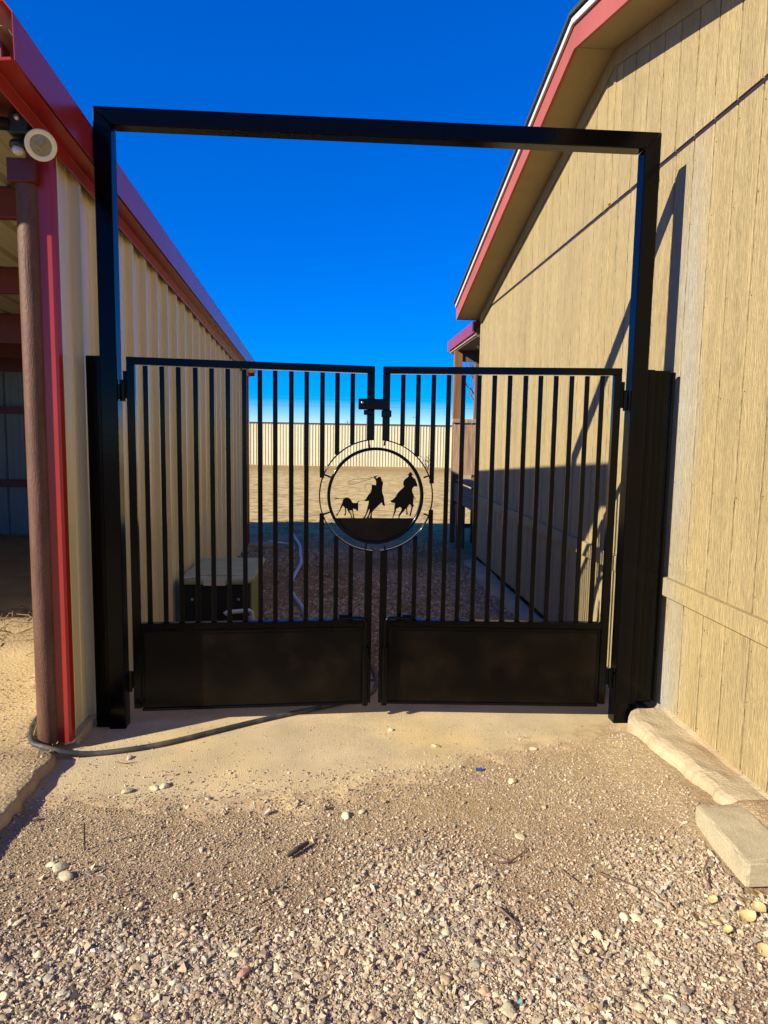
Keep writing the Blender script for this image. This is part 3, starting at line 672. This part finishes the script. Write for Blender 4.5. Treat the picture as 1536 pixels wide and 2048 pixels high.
# ------------------------------------------------------------------ porch behind the house
porch = empty('porch', (2.6, 10.2, 0), 0, 'small wooden back porch with red metal roof behind the house corner', 'porch')
PINV = Matrix.Translation(Vector(porch.location)).inverted()
def pp(name, mb, m, bevel=0):
    o = mb.build(name, m, porch, None, bevel); o.matrix_parent_inverse = PINV; return o
pp('roof_trim', MB().box((1.780, 9.36, 2.955), (1.800, 11.52, 3.105)), 'red', .004)
pp('roof_trim', MB().box((1.801, 11.50, 2.955), (5.0, 11.52, 3.10)), 'red', .004)
pp('roof', MB().box((1.801, 9.30, 3.065), (5.0, 11.499, 3.10)), 'red')
pp('ceiling', MB().box((1.83, 9.36, 2.90), (5.0, 11.45, 2.93)), 'deck')
pp('ceiling_trim', MB().box((1.812, 9.36, 2.92), (1.829, 11.45, 2.952)), 'wood2')
pp('header', MB().box((1.84, 10.93, 2.74), (5.0, 10.99, 2.899)), 'deck')
pp('ceiling_lamp', MB().lathe([(0, .05), (.02, .055), (.045, .03)], (2.05, 10.2, 2.899), (0, 0, -1), 16), 'white')
for xa, ya in ((1.80, 10.90), (2.13, 10.90), (4.8, 10.90)):
    pp('post', MB().box((xa, ya, -.12), (xa + .125, ya + .09, 2.90)), 'wood', .004)
for k in range(3):
    pp('plank', MB().box((1.812 + .142 * k, 10.868, .98), (1.948 + .142 * k, 10.893, 1.79)), 'wood2', .003)
pp('rail_cap', MB().box((1.785, 10.84, 1.792), (2.165, 10.925, 1.850)), 'wood2', .004)
for k in range(10):
    pp('deck_board', MB().box((1.86, 9.32 + .158 * k, .880), (4.9, 9.32 + .158 * k + .15, .915)), 'deck', .003)
for k, zz in enumerate((.72, .575)):
    pp('skirt_board', MB().box((1.842, 9.20, zz), (1.868, 11.0, zz + .14)), 'deck', .003)
pp('leg', MB().box((1.79, 10.30, -.12), (1.92, 10.42, .57)), 'deck', .004)
pp('leg', MB().box((1.885, 9.18, -.12), (1.985, 9.30, .57)), 'deck', .004)
pp('brace', MB().box((1.93, 10.33, .215), (2.4, 10.37, .275)), 'deck', .003)

# ------------------------------------------------------------------ far fence
FY = 36.7
fence = empty('metal_fence', (0, FY, -.1), 0, 'long cream ribbed metal fence across the far end of the yard', 'fence')
fm = sheet(rib_profile(SW, pitch=.1524, h=.020, base=.056, top=.036, minor=False), lambda t: -.05, lambda t: 2.17, lambda t, d, s: (t, -d, s)).mesh('panel')
for k in range(-18, 20): put('panel', fm, 'fence', fence, (k * SW, .0, 0))
MB().box((-17, -.06, 2.172), (18.2, .03, 2.215)).build('cap_rail', 'redshade', fence)
for zz in (.5, 1.6): MB().box((-17, .006, zz), (18.2, .06, zz + .06)).build('rail', 'redshade', fence)
for k in range(-6, 7): MB().box((k * 2.74 - .04, .061, -.1), (k * 2.74 + .04, .14, 2.14)).build('post', 'redshade', fence)

# ------------------------------------------------------------------ far things
def utility(x, y, h, label, wires=False):
    o = empty('utility_pole', (x, y, -.2), 0, label, 'utility pole')
    MB().tube([(0, 0, -.3), (0, 0, h)], [.16, .11], 10).build('pole', 'polewood', o)
    MB().box((-1.1, -.06, h - .75), (1.1, .06, h - .63)).build('crossarm', 'polewood', o)
    return o
utility(23.5, 210, 7.6, 'thin distant utility pole seen above the fence right of the gate centre')
utility(3.6, 260, 6.6, 'faint distant utility pole seen above the fence just left of the gate centre')
pl = empty('power_line', (0, 150, 0), 0, 'two thin overhead power lines crossing the sky above the far fence', 'power line')
for xs_ in (-58, 66): MB().tube([(xs_, 0, -.3), (xs_, 0, 11)], .14, 8).build('pole', 'polewood', pl)
for zz in (9.9, 8.1): MB().tube([(-58 + 124 * k / 20, 0, zz - .9 * (1 - (k / 10 - 1) ** 2)) for k in range(21)], .022, 5).build('wire', 'polewood', pl)

def bare_tree(x, y, h, label):
    t = empty('bare_tree', (x, y, -.15), 0, label, 'tree'); rnd = random.Random(3)
    trunk = MB(); trunk.tube([(0, 0, -.2), (.05, 0, h * .15), (.02, .05, h * .32)], [.16, .13, .10], 10); trunk.build('trunk', 'bark', t)
    cr = MB()
    def br(p, d, L, r, n):
        q = p + d * L * .5 + Vector((rnd.uniform(-1, 1), rnd.uniform(-1, 1), rnd.uniform(-.3, 1))) * L * .07; e = p + d * L
        cr.tube([p, q, e], [r, r * .8, r * .6], 5, False)
        if n == 0: return
        for _ in range(rnd.choice((2, 3, 3))):
            nd = (d + Vector((rnd.uniform(-1, 1), rnd.uniform(-1, 1), rnd.uniform(-.25, .7))) * .75).normalized()
            br(p + d * L * rnd.uniform(.6, 1), nd, L * rnd.uniform(.6, .8), r * .6, n - 1)
    for k in range(5):
        a = k * 1.26 + .3; br(Vector((.02, .05, h * .30)), Vector((math.cos(a) * .55, math.sin(a) * .55, .9)).normalized(), h * .22, .07, 5)
    cr.build('crown', 'bark', t)
bare_tree(9.6, 46, 9.5, 'leafless tree showing between the porch posts')

wd_ = empty('weed', (4.35, 33.5, -.12), 0, 'small dark weed growing at the foot of the far fence', 'weed')
rnd = random.Random(5); m = MB()
for k in range(9):
    a = rnd.uniform(0, 6.28); L = rnd.uniform(.3, .75)
    m.tube([(0, 0, 0), (math.cos(a) * L * .2, math.sin(a) * L * .2, L * .6), (math.cos(a) * L * .5, math.sin(a) * L * .5, L)], [.014, .01, .004], 5)
m.build('stem', 'twig', wd_)
m = MB()
for k in range(60):
    a = rnd.uniform(0, 6.28); r_ = rnd.uniform(.02, .32); z = rnd.uniform(.15, .75); s = rnd.uniform(.03, .06)
    c = Vector((math.cos(a) * r_, math.sin(a) * r_, z)); u = Vector((rnd.uniform(-1, 1), rnd.uniform(-1, 1), rnd.uniform(-1, 1))).normalized() * s; v_ = u.cross(Vector((.3, .5, .8))).normalized() * s * .5
    m.add([c - u, c + v_, c + u, c - v_], [(0, 1, 2, 3)])
m.build('leaves', mat('weed_leaf', (.07, .08, .03), .8, .2, 8), wd_)

# ------------------------------------------------------------------ things in the alley behind the gate
ub = empty('utility_box', (-.99, 6.25, -.09), 0, 'faded green lidded utility box with dark front against the barn wall', 'box')
mb = MB(); b0, b1 = (-.29, -.50), (.27, .50)
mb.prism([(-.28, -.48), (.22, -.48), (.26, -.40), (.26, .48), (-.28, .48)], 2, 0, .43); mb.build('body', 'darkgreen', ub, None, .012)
mb = MB(); mb.prism([(-.31, -.52), (.24, -.52), (.30, -.40), (.30, .52), (-.31, .52)], 2, .431, .475); lid = mb.build('lid', 'green', ub, None, .014)
MB().box((-.20, -.36, .4755), (.20, .36, .481)).build('lid_panel', 'green', lid, None, .004)
MB().box((.2605, -.37, .02), (.275, .46, .42)).build('side_panel', 'greenside', ub, None, .004)
MB().box((-.10, -.5225, .425), (.08, -.521, .472)).build('label_plate', 'tagpale', ub)
MB().tube([(-.30, -.50, .485), (-.22, -.53, .49), (-.16, -.50, .50), (-.14, -.46, .485)], .010, 8).build('handle', 'pvc', ub)
for xx in (-.2, .18): MB().lathe([(0, .012), (.006, .010)], (xx, -.4805, .30), (0, -1, 0), 10).build('bolt', 'bright', ub)

wp = empty('water_pump', (-.80, 5.36, -.075), R(20), 'small dark pump with white pipe fittings beside the green box', 'pump')
MB().lathe([(0, .05), (.01, .082), (.20, .082), (.23, .06), (.25, .03)], (-.14, 0, .115), (1, 0, 0), 20).build('motor', 'blackplastic', wp)
MB().box((-.13, -.07, 0), (.10, .07, .04)).build('base', 'blackplastic', wp, None, .006)
MB().lathe([(0, .06), (.05, .075), (.07, .05)], (.11, 0, .115), (1, 0, 0), 20).build('pump_head', 'rubber', wp)
MB().tube([(.15, 0, .17), (.15, 0, .27), (.13, 0, .285), (-.04, 0, .285), (-.06, 0, .27)], .017, 10).build('pipe', 'pvc', wp)
MB().tube([(.15, 0, .20), (.15, 0, .235)], .026, 12).build('pipe_fitting', 'pvc', wp)
MB().tube([(.18, 0, .11), (.26, -.02, .11), (.30, -.04, .06), (.31, -.06, .01)], .017, 10).build('pipe', 'pvc', wp)
MB().tube([(.235, -.012, .11), (.27, -.025, .105)], .027, 12).build('pipe_fitting', 'pvc', wp)
MB().tube([(-.30, -.12, .05), (-.22, -.16, .12), (-.06, -.17, .165), (.06, -.15, .16), (.10, -.10, .13)], .014, 8).build('hose', 'rubber', wp)

def lay(pts, r, dz=0):
    return [(x, y_, float(top_z(x, y_)) + r + dz) for x, y_ in pts]
def smooth_path(pts, n=10):
    P_ = [Vector(p) for p in pts]; out = []
    for i in range(len(P_) - 1):
        p0, p1, p2, p3 = P_[max(i - 1, 0)], P_[i], P_[i + 1], P_[min(i + 2, len(P_) - 1)]
        for k in range(n):
            t = k / n
            out.append(.5 * ((2 * p1) + (-p0 + p2) * t + (2 * p0 - 5 * p1 + 4 * p2 - p3) * t * t + (-p0 + 3 * p1 - 3 * p2 + p3) * t ** 3))
    return out + [P_[-1]]
hp_ = [(-1.56, 3.92, .078), (-1.575, 3.70, .074), (-1.54, 3.52, .074), (-1.48, 3.38, .073), (-1.41, 3.335, .068), (-1.31, 3.335, .040), (-1.20, 3.362, .016), (-1.04, 3.40, .014), (-.86, 3.474, .014), (-.636, 3.612, .014), (-.41, 3.75, .014), (-.2, 3.865, .014), (.03, 3.99, .014), (.17, 4.08, .014), (.245, 4.20, .016), (.26, 4.36, .03), (.22, 4.44, .10), (.14, 4.47, .14), (.02, 4.46, .06), (-.12, 4.50, .0), (-.4, 4.7, -.01)]
tag(MB().tube(smooth_path(hp_, 8), .0135, 12).build('garden_hose', 'rubber'), 'dark rubber hose curving round the pipe column and under the gate', 'hose')
pv = [(-.838, 13.0), (-.80, 12.2), (-.69, 11.33), (-.55, 10.4), (-.50, 9.6), (-.46, 8.94), (-.50, 8.0), (-.475, 7.37), (-.32, 6.62), (-.27, 6.2)]
tag(MB().tube(smooth_path(lay(pv, .022), 8), .022, 10).build('pale_hose', 'greyhose'), 'pale grey hose snaking along the shaded ground behind the gate', 'hose')
sb = MB().box((-.19, -.13, 0), (.19, .13, .06)).build('splash_block', 'curb', None, (-1.12, 10.45, float(gz(-1.12, 10.45)) - .01), .01)
tag(sb, 'small concrete splash block at the far corner of the barn', 'block')
tag(MB().tube(smooth_path([(-1.02, 10.42, -.03), (-.9, 10.4, -.035), (-.72, 10.38, -.06), (-.62, 10.1, -.08)], 6), .02, 8).build('short_pipe', 'pvc'), 'short pale pipe lying beside the far barn corner', 'pipe')
mb = MB(); V = []; F = []
for j, yv in enumerate(np.linspace(4.0, 9.1, 40)):
    w0 = 1.66 + .03 * math.sin(yv * 3) + .02 * math.sin(yv * 11)
    V += [(w0, yv, -.16), (w0 + .03, yv, float(gz(1.6, yv)) + .045), (XW + .01, yv, float(gz(1.6, yv)) + .075)]
for j in range(39):
    for i in range(2): F.append((j * 3 + i, j * 3 + i + 1, j * 3 + 4 + i, j * 3 + 3 + i))
mb.add(V, F, True); tag(mb.build('footing_strip', 'curb'), 'shaded concrete strip along the house wall behind the gate', 'footing')

# brush lying in the barn's shade
m = MB(); rnd = random.Random(9)
for k in range(90):
    x0, y0 = rnd.uniform(-3.3, -1.75), rnd.gauss(5.6, .35); a = rnd.uniform(0, 6.28); L = rnd.uniform(.08, .35); z0 = .06 + rnd.uniform(0, .06)
    m.tube([(x0, y0, z0), (x0 + math.cos(a) * L * .5, y0 + math.sin(a) * L * .5, z0 + rnd.uniform(0, .05)), (x0 + math.cos(a) * L, y0 + math.sin(a) * L, .06)], rnd.uniform(.002, .005), 4, False)
br_ = m.build('dry_brush', 'twig'); br_['kind'] = 'stuff'; br_['label'] = 'dry brush scattered on the barn floor'; br_['category'] = 'brush'

# ------------------------------------------------------------------ gravel
def ico(level):
    bm = bmesh.new(); bmesh.ops.create_icosphere(bm, subdivisions=level, radius=1)
    v = np.array([p.co[:] for p in bm.verts]); f = np.array([[q.index for q in p.verts] for p in bm.faces]); bm.free(); return v, f
PAL = np.array([(.56, .45, .29), (.47, .37, .24), (.40, .30, .20), (.62, .53, .38), (.45, .34, .24), (.34, .27, .20), (.53, .38, .24), (.66, .57, .40), (.47, .41, .32)])
CHIP_V = np.array([(x, y, z) for z in (-1, 1) for y in (-1, 1) for x in (-1, 1)], float) * .72
CHIP_F = np.array([(0, 2, 1), (1, 2, 3), (4, 5, 6), (5, 7, 6), (0, 1, 4), (1, 5, 4), (2, 6, 3), (3, 6, 7), (0, 4, 2), (2, 4, 6), (1, 3, 5), (3, 7, 5)])
def scatter(name, xy, size, level, label, flat=.55, sink=.25, tint=1.0, zf=top_z, tilt=.35):
    n = len(xy); bv, bf = (CHIP_V, CHIP_F) if level == 0 else ico(level); nv = len(bv)
    var = [(bv + RNG.normal(0, .30, (nv, 3)) if level == 0 else bv) * (1 + RNG.normal(0, .16, (nv, 1))) * RNG.uniform(.85, 1.15, (1, 3)) for _ in range(24)]
    var = np.stack(var)[RNG.integers(0, 24, n)]
    s = np.stack([size * RNG.uniform(.85, 1.35, n), size * RNG.uniform(.65, 1.0, n), size * flat * RNG.uniform(.7, 1.3, n)], 1)
    p = var * s[:, None, :]
    t = RNG.normal(0, tilt, n); c, si = np.cos(t)[:, None], np.sin(t)[:, None]
    p = np.stack([p[..., 0] * c - p[..., 2] * si, p[..., 1], p[..., 0] * si + p[..., 2] * c], -1)
    a = RNG.uniform(0, 6.283, n); c, si = np.cos(a)[:, None], np.sin(a)[:, None]
    p = np.stack([p[..., 0] * c - p[..., 1] * si, p[..., 0] * si + p[..., 1] * c, p[..., 2]], -1)
    z = zf(xy[:, 0], xy[:, 1]) + s[:, 2] * (1 - 2 * sink)
    p += np.stack([xy[:, 0], xy[:, 1], z], 1)[:, None, :]
    F_ = (bf[None] + (np.arange(n) * nv)[:, None, None]).reshape(-1)
    me = bpy.data.meshes.new(name); me.vertices.add(n * nv); me.vertices.foreach_set('co', p.reshape(-1).astype(np.float32))
    nf = n * len(bf); me.loops.add(nf * 3); me.loops.foreach_set('vertex_index', F_.astype(np.int32))
    me.polygons.add(nf); me.polygons.foreach_set('loop_start', np.arange(0, nf * 3, 3, dtype=np.int32)); me.polygons.foreach_set('loop_total', np.full(nf, 3, np.int32))
    me.polygons.foreach_set('use_smooth', np.full(nf, level > 0))
    me.update(); me.validate()
    col = PAL[RNG.integers(0, len(PAL), n)] * RNG.uniform(.7, 1.25, (n, 1)) * tint * np.array([.92, .89, .83])
    pink = RNG.random(n) < .012; col[pink] = (.42, .27, .19)
    at = me.color_attributes.new('Col', 'FLOAT_COLOR', 'POINT')
    at.data.foreach_set('color', np.concatenate([np.repeat(col, nv, 0), np.ones((n * nv, 1))], 1).reshape(-1).astype(np.float32))
    o = put(name, me, 'gravel'); o['kind'] = 'stuff'; o['label'] = label; o['category'] = 'gravel'; return o
def sample(n, x0, x1, y0, y1, dens):
    out = []; tot = 0
    while tot < n:
        x = RNG.uniform(x0, x1, n); y_ = RNG.uniform(y0, y1, n); k = RNG.random(n) < dens(x, y_)
        q = np.stack([x[k], y_[k]], 1); out.append(q); tot += len(q)
    return np.concatenate(out)[:n]
def free(x, y_):   # not inside the slab, footing or block
    return (x > -1.33) & ~((x > 1.58) & (y_ > 2.5)) & ~((np.abs(x - 1.592) < .125) & (np.abs(y_ - 2.452) < .215)) & (x < 1.84)
def d_fore(x, y_):
    base = 1.05 - sstep(1.95, 2.75, y_) * 1.02
    patch = sstep(.30, .62, vnoise(x, y_, 2.1, 41)); return np.clip(base * (.16 + 1.05 * patch), 0, 1) * free(x, y_)
def d_grit(x, y_):
    e = front_edge(x); m_ = sstep(.35, .65, vnoise(x, y_, 3.4, 42))
    return np.where(y_ < e + .02, .55 + .45 * m_, .05 + .45 * m_ * (1 - sstep(0, .30, y_ - e))) * free(x, y_)
xy = sample(76000, -1.8, 1.84, 1.35, 3.2, d_fore); scatter('gravel', xy, RNG.uniform(.0024, .0058, len(xy)), 0, 'fine crushed gravel covering the foreground', .55, .1, tilt=.6)
xy = sample(44000, -1.8, 1.84, 1.35, 3.7, d_grit); scatter('grit', xy, RNG.uniform(.0016, .0036, len(xy)), 0, 'small grit scattered over the dirt and concrete', .6, .15, tilt=.5)
xy = sample(3400, -1.8, 1.84, 1.35, 3.0, d_fore); scatter('coarse_gravel', xy, RNG.uniform(.006, .0115, len(xy)), 0, 'coarse broken gravel in the foreground', .6, .12, tilt=.5)
xy = sample(2200, -1.8, 1.84, 1.35, 2.9, d_fore); scatter('rounded_gravel', xy, RNG.uniform(.006, .011, len(xy)), 2, 'small rounded gravel in the foreground', .6)
xy = sample(22000, -1.3, 1.7, 4.4, 10.5, lambda x, y_: np.clip(.25 + .9 * sstep(.35, .6, vnoise(x, y_, 1.3, 44)) - .5 * sstep(7.5, 10, y_), 0, 1)); scatter('alley_gravel', xy, RNG.uniform(.007, .018, len(xy)), 0, 'gravel on the shaded ground behind the gate', .6, tint=1.0, zf=gz)

xy = sample(2600, -2.6, -1.36, 2.3, 5.6, lambda x, y_: .15 + .85 * sstep(.45, .7, vnoise(x, y_, 2.2, 47))); scatter('slab_grit', xy, RNG.uniform(.0018, .0055, len(xy)), 0, 'grit scattered on the sandy barn slab', .6, .15, zf=lambda x, y_: 0 * x + .055)
# loose pebbles one can tell apart
bv, bf = ico(3); pmesh = []
for k in range(6):
    sc_ = np.array([RNG.uniform(.95, 1.25), RNG.uniform(.7, .9), RNG.uniform(.42, .62)])
    off = sum(np.sin(bv @ RNG.normal(0, 1.3, 3) * (j + 1) + RNG.uniform(0, 6)) * .09 / (j + 1) for j in range(3))
    v = bv * (1 + off[:, None])
    for j in range(6):
        nn_ = RNG.normal(0, 1, 3); nn_ /= np.linalg.norm(nn_); v = v - nn_[None] * np.clip(v @ nn_ - RNG.uniform(.55, .8), 0, 9)[:, None] * .85
    v = v * sc_ * 1.12
    me = bpy.data.meshes.new('pebble'); me.from_pydata(v.tolist(), [], bf.tolist()); me.polygons.foreach_set('use_smooth', [True] * len(bf)); me.update(); me.materials.append(MT['pebble']); pmesh.append(me)
PC = {}
def pebble(x, y_, r, label, group=None, mesh=None, m=None, name='pebble', a=None):
    me = pmesh[RNG.integers(0, 6)] if mesh is None else mesh
    if m:
        k = (me.name, m)
        if k not in PC: PC[k] = me.copy(); PC[k].materials.clear(); PC[k].materials.append(MT[m])
        me = PC[k]
    o = bpy.data.objects.new(name, me); COL.objects.link(o)
    o.scale = (r, r, r); o.rotation_euler = (RNG.normal(0, .15), RNG.normal(0, .15), RNG.uniform(0, 6.28) if a is None else a)
    o.location = (x, y_, float(top_z(x, y_)) + r * .24); tag(o, label, 'stone', group); return o
NAMED = [(-.915, 3.009, .020, 'single pale stone on the concrete pad left of the stone pair'),
         (-.805, 3.035, .020, 'larger of two touching stones on the left of the concrete pad'),
         (-.765, 3.050, .024, 'rounded stone at the right of the stone pair on the pad'),
         (.832, 3.062, .021, 'round tan stone on the pad right of the blue scrap'),
         (.30, 3.62, .014, 'small pale stone on the pad in front of the gate gap'),
         (-1.00, 3.335, .018, 'pale stone touching the hose on the concrete pad'),
         (.52, 3.42, .017, 'flat pale stone on the pad in front of the right gate leaf'),
         (1.02, 3.38, .018, 'cream stone at the right edge of the concrete pad'),
         (.05, 2.80, .018, 'pale stone in the dirt just below the pad edge'),
         (.12, 2.83, .017, 'tan stone beside the one just below the pad edge'),
         (.75, 2.62, .020, 'round cream stone alone in the dirt on the right'),
         (.985, 2.135, .019, 'left of two cream stones touching in the gravel on the right'),
         (1.025, 2.125, .021, 'right of two cream stones touching in the gravel on the right'),
         (.86, 2.055, .019, 'pale stone with dark shadow below the two touching stones'),
         (.498, 1.775, .026, 'large grey rounded stone at the bottom of the gravel'),
         (-1.0, 2.47, .026, 'tan stone on the small stone heap by the wire stake'),
         (-.96, 2.42, .022, 'grey stone on the small stone heap by the wire stake'),
         (-1.04, 2.50, .020, 'pale stone at the back of the heap by the wire stake')]
for x, y_, r, lab in NAMED: pebble(x, y_, r, lab)
pebble(-.261, 1.945, .019, 'reddish pink stone standing out in the foreground gravel', m='pinkstone', a=.9)
xy = sample(150, -1.5, 1.6, 1.6, 2.5, d_fore)
for x, y_ in xy:
    r_ = RNG.uniform(.009, .0185); lk = RNG.choice(3, p=(.5, .27, .23))
    side = 'left' if x < -.45 else ('right' if x > .65 else 'middle'); row = 'bottom' if y_ < 1.95 else ('lower' if y_ < 2.2 else 'upper')
    lab = '%s %s river pebble in the %s gravel, %s of the picture' % ('small' if r_ < .015 else 'large', ('cream', 'grey', 'tan')[lk], row, side)
    pebble(x, y_, r_, lab, 'loose pebbles in the gravel', m=(None, 'greystone', 'tanstone')[lk])

# sticks, wire, scraps, leaves
def twig(pts, r, label, m='twig', name='twig', taper=True):
    pts = smooth_path([(x, y_, float(top_z(x, y_)) + r + h) for x, y_, h in pts], 5)
    rr = [r * (1 - .6 * i / (len(pts) - 1)) for i in range(len(pts))] if taper else [r * (.45 + .55 * math.sin(.35 + 2.3 * i / (len(pts) - 1))) * random.uniform(.78, 1.15) for i in range(len(pts))]
    return tag(MB().tube(pts, rr, 6).build(name, m), label, name.replace('_', ' '))
twig([(-.175, 2.505, .004), (-.14, 2.54, .006), (-.10, 2.585, .004)], .0125, 'short thick dark stick lying in the gravel at the centre', 'stick', 'stick', False)
twig([(.555, 2.475, .002), (.65, 2.44, .006), (.72, 2.49, .004), (.755, 2.53, .002)], .0045, 'forked thin twig on the dirt right of centre')
twig([(.66, 2.45, .008), (.60, 2.50, .004), (.54, 2.51, .002)], .003, 'thin straight twig crossing the forked one')
twig([(.565, 2.20, .003), (.60, 2.10, .010), (.575, 2.0, .003)], .005, 'curved brown twig lying in the gravel right of centre')
twig([(.85, 2.40, .002), (.89, 2.31, .006)], .0035, 'short dark twig on bare dirt near the block')
twig([(.98, 2.38, .003), (1.10, 2.27, .006), (1.16, 2.2, .002)], .0035, 'long thin twig on bare dirt near the block')
twig([(1.36, 2.27, .002), (1.37, 2.34, .02), (1.42, 2.40, .03), (1.43, 2.43, .02)], .004, 'bent twig beside the concrete block corner')
twig([(-.5, 2.20, .004), (-.42, 2.22, .008), (-.30, 2.19, .003)], .003, 'pale thin twig in the gravel left of centre')
twig([(-1.05, 3.29, .002), (-1.0, 3.27, .004), (-.95, 3.29, .002)], .003, 'tiny twig on the pad below the hose')
st = MB().tube([(-.952, 2.585, -.03), (-.953, 2.588, .06), (-.951, 2.586, .105)], .0032, 6).build('wire_stake', 'stick'); tag(st, 'thin dark wire stake standing up in the dirt on the left', 'stake')
def scrap(x, y_, s, m, label):
    v = [(-s, -s * .5, 0), (s * .9, -s * .6, .004), (s, s * .5, .010), (0, s * .7, .004), (-s * .8, s * .4, .008)]
    o = MB().add(v + [(a, b, c + .003) for a, b, c in v], [(0, 1, 2, 3, 4), (9, 8, 7, 6, 5)] + [(i, (i + 1) % 5, 5 + (i + 1) % 5, 5 + i) for i in range(5)]).build('plastic_scrap', m, None, (x, y_, float(top_z(x, y_)) + .003)); tag(o, label, 'litter')
scrap(.696, 3.174, .016, 'blue', 'tiny blue scrap of plastic on the concrete pad')
scrap(.535, 1.80, .008, 'teal', 'tiny teal scrap in the bottom gravel beside the large grey stone')
def leaf_mesh():
    v = []; f = []
    for i in range(7):
        t = i / 6; wv = .34 * math.sin(math.pi * min(1, t * .96 + .03)) ** .8; z = .18 * (t - .5) ** 2
        v += [(t - .5, -wv, z + .13), (t - .5, 0, z), (t - .5, wv, z + .16)]
    for i in range(6):
        for k in range(2): f.append((i * 3 + k, i * 3 + k + 1, i * 3 + 4 + k, i * 3 + 3 + k))
    m_ = MB().add(v, f, True).mesh('dry_leaf'); m_.materials.append(MT['leaf']); return m_
lm = leaf_mesh()
for x, y_, s, an in [(1.40, 2.11, .07, .3), (1.47, 2.15, .06, 1.7), (1.52, 2.02, .07, 2.6), (1.33, 2.20, .05, 4.0), (1.44, 2.20, .05, 5.1), (1.30, 2.05, .05, .9), (1.36, 1.96, .06, 3.3), (1.50, 2.22, .06, .4), (1.56, 2.12, .06, 2.0), (1.22, 2.12, .045, 1.2), (1.42, 1.90, .05, .2), (1.60, 1.98, .06, 4.6)]:
    o = bpy.data.objects.new('dry_leaf', lm); COL.objects.link(o); o.location = (x, y_, float(top_z(x, y_)) + .008); o.scale = (s, s, s); o.rotation_euler = (RNG.normal(0, .35), RNG.normal(0, .3), an)
    tag(o, '%s dry yellow leaf %s' % ('large' if s > .055 else 'small', 'against the near corner of the concrete block' if y_ > 2.14 else ('on the gravel at the right edge below the block' if x > 1.45 else ('lowest on the gravel below the block' if y_ < 2.0 else 'on the gravel left of the block corner'))), 'leaf', 'dry leaves by the block')

# dry grass on the sunlit yard and in the alley
def grass(name, n, x0, x1, y0, y1, h0, h1, col, label):
    x = RNG.uniform(x0, x1, n); y_ = RNG.uniform(y0, y1, n); k = RNG.random(n) < .2 + .9 * sstep(.35, .65, vnoise(x, y_, .9, 51)); x, y_ = x[k], y_[k]; n = len(x)
    z = gz(x, y_) - .005; a = RNG.uniform(0, 6.28, n); L = RNG.uniform(h0, h1, n); wv = L * .10
    lx, ly = RNG.normal(0, .6, n) * L, RNG.normal(0, .6, n) * L
    c, s = np.cos(a) * wv, np.sin(a) * wv
    p = np.stack([np.stack([x - c, y_ - s, z], 1), np.stack([x + c, y_ + s, z], 1), np.stack([x + lx, y_ + ly, z + L * .7], 1)], 1).reshape(-1, 3)
    me = bpy.data.meshes.new(name); me.from_pydata(p.tolist(), [], np.arange(n * 3).reshape(-1, 3).tolist()); me.update()
    cl = np.array(col)[None] * RNG.uniform(.55, 1.3, (n, 1)); at = me.color_attributes.new('Col', 'FLOAT_COLOR', 'POINT')
    at.data.foreach_set('color', np.concatenate([np.repeat(cl, 3, 0), np.ones((n * 3, 1))], 1).reshape(-1).astype(np.float32))
    o = put(name, me, 'grass'); o['kind'] = 'stuff'; o['label'] = label; o['category'] = 'grass'
grass('dry_grass', 30000, -5, 9, 11, 36.4, .02, .06, (.70, .52, .22), 'short dry grass over the sunlit yard behind the gate')
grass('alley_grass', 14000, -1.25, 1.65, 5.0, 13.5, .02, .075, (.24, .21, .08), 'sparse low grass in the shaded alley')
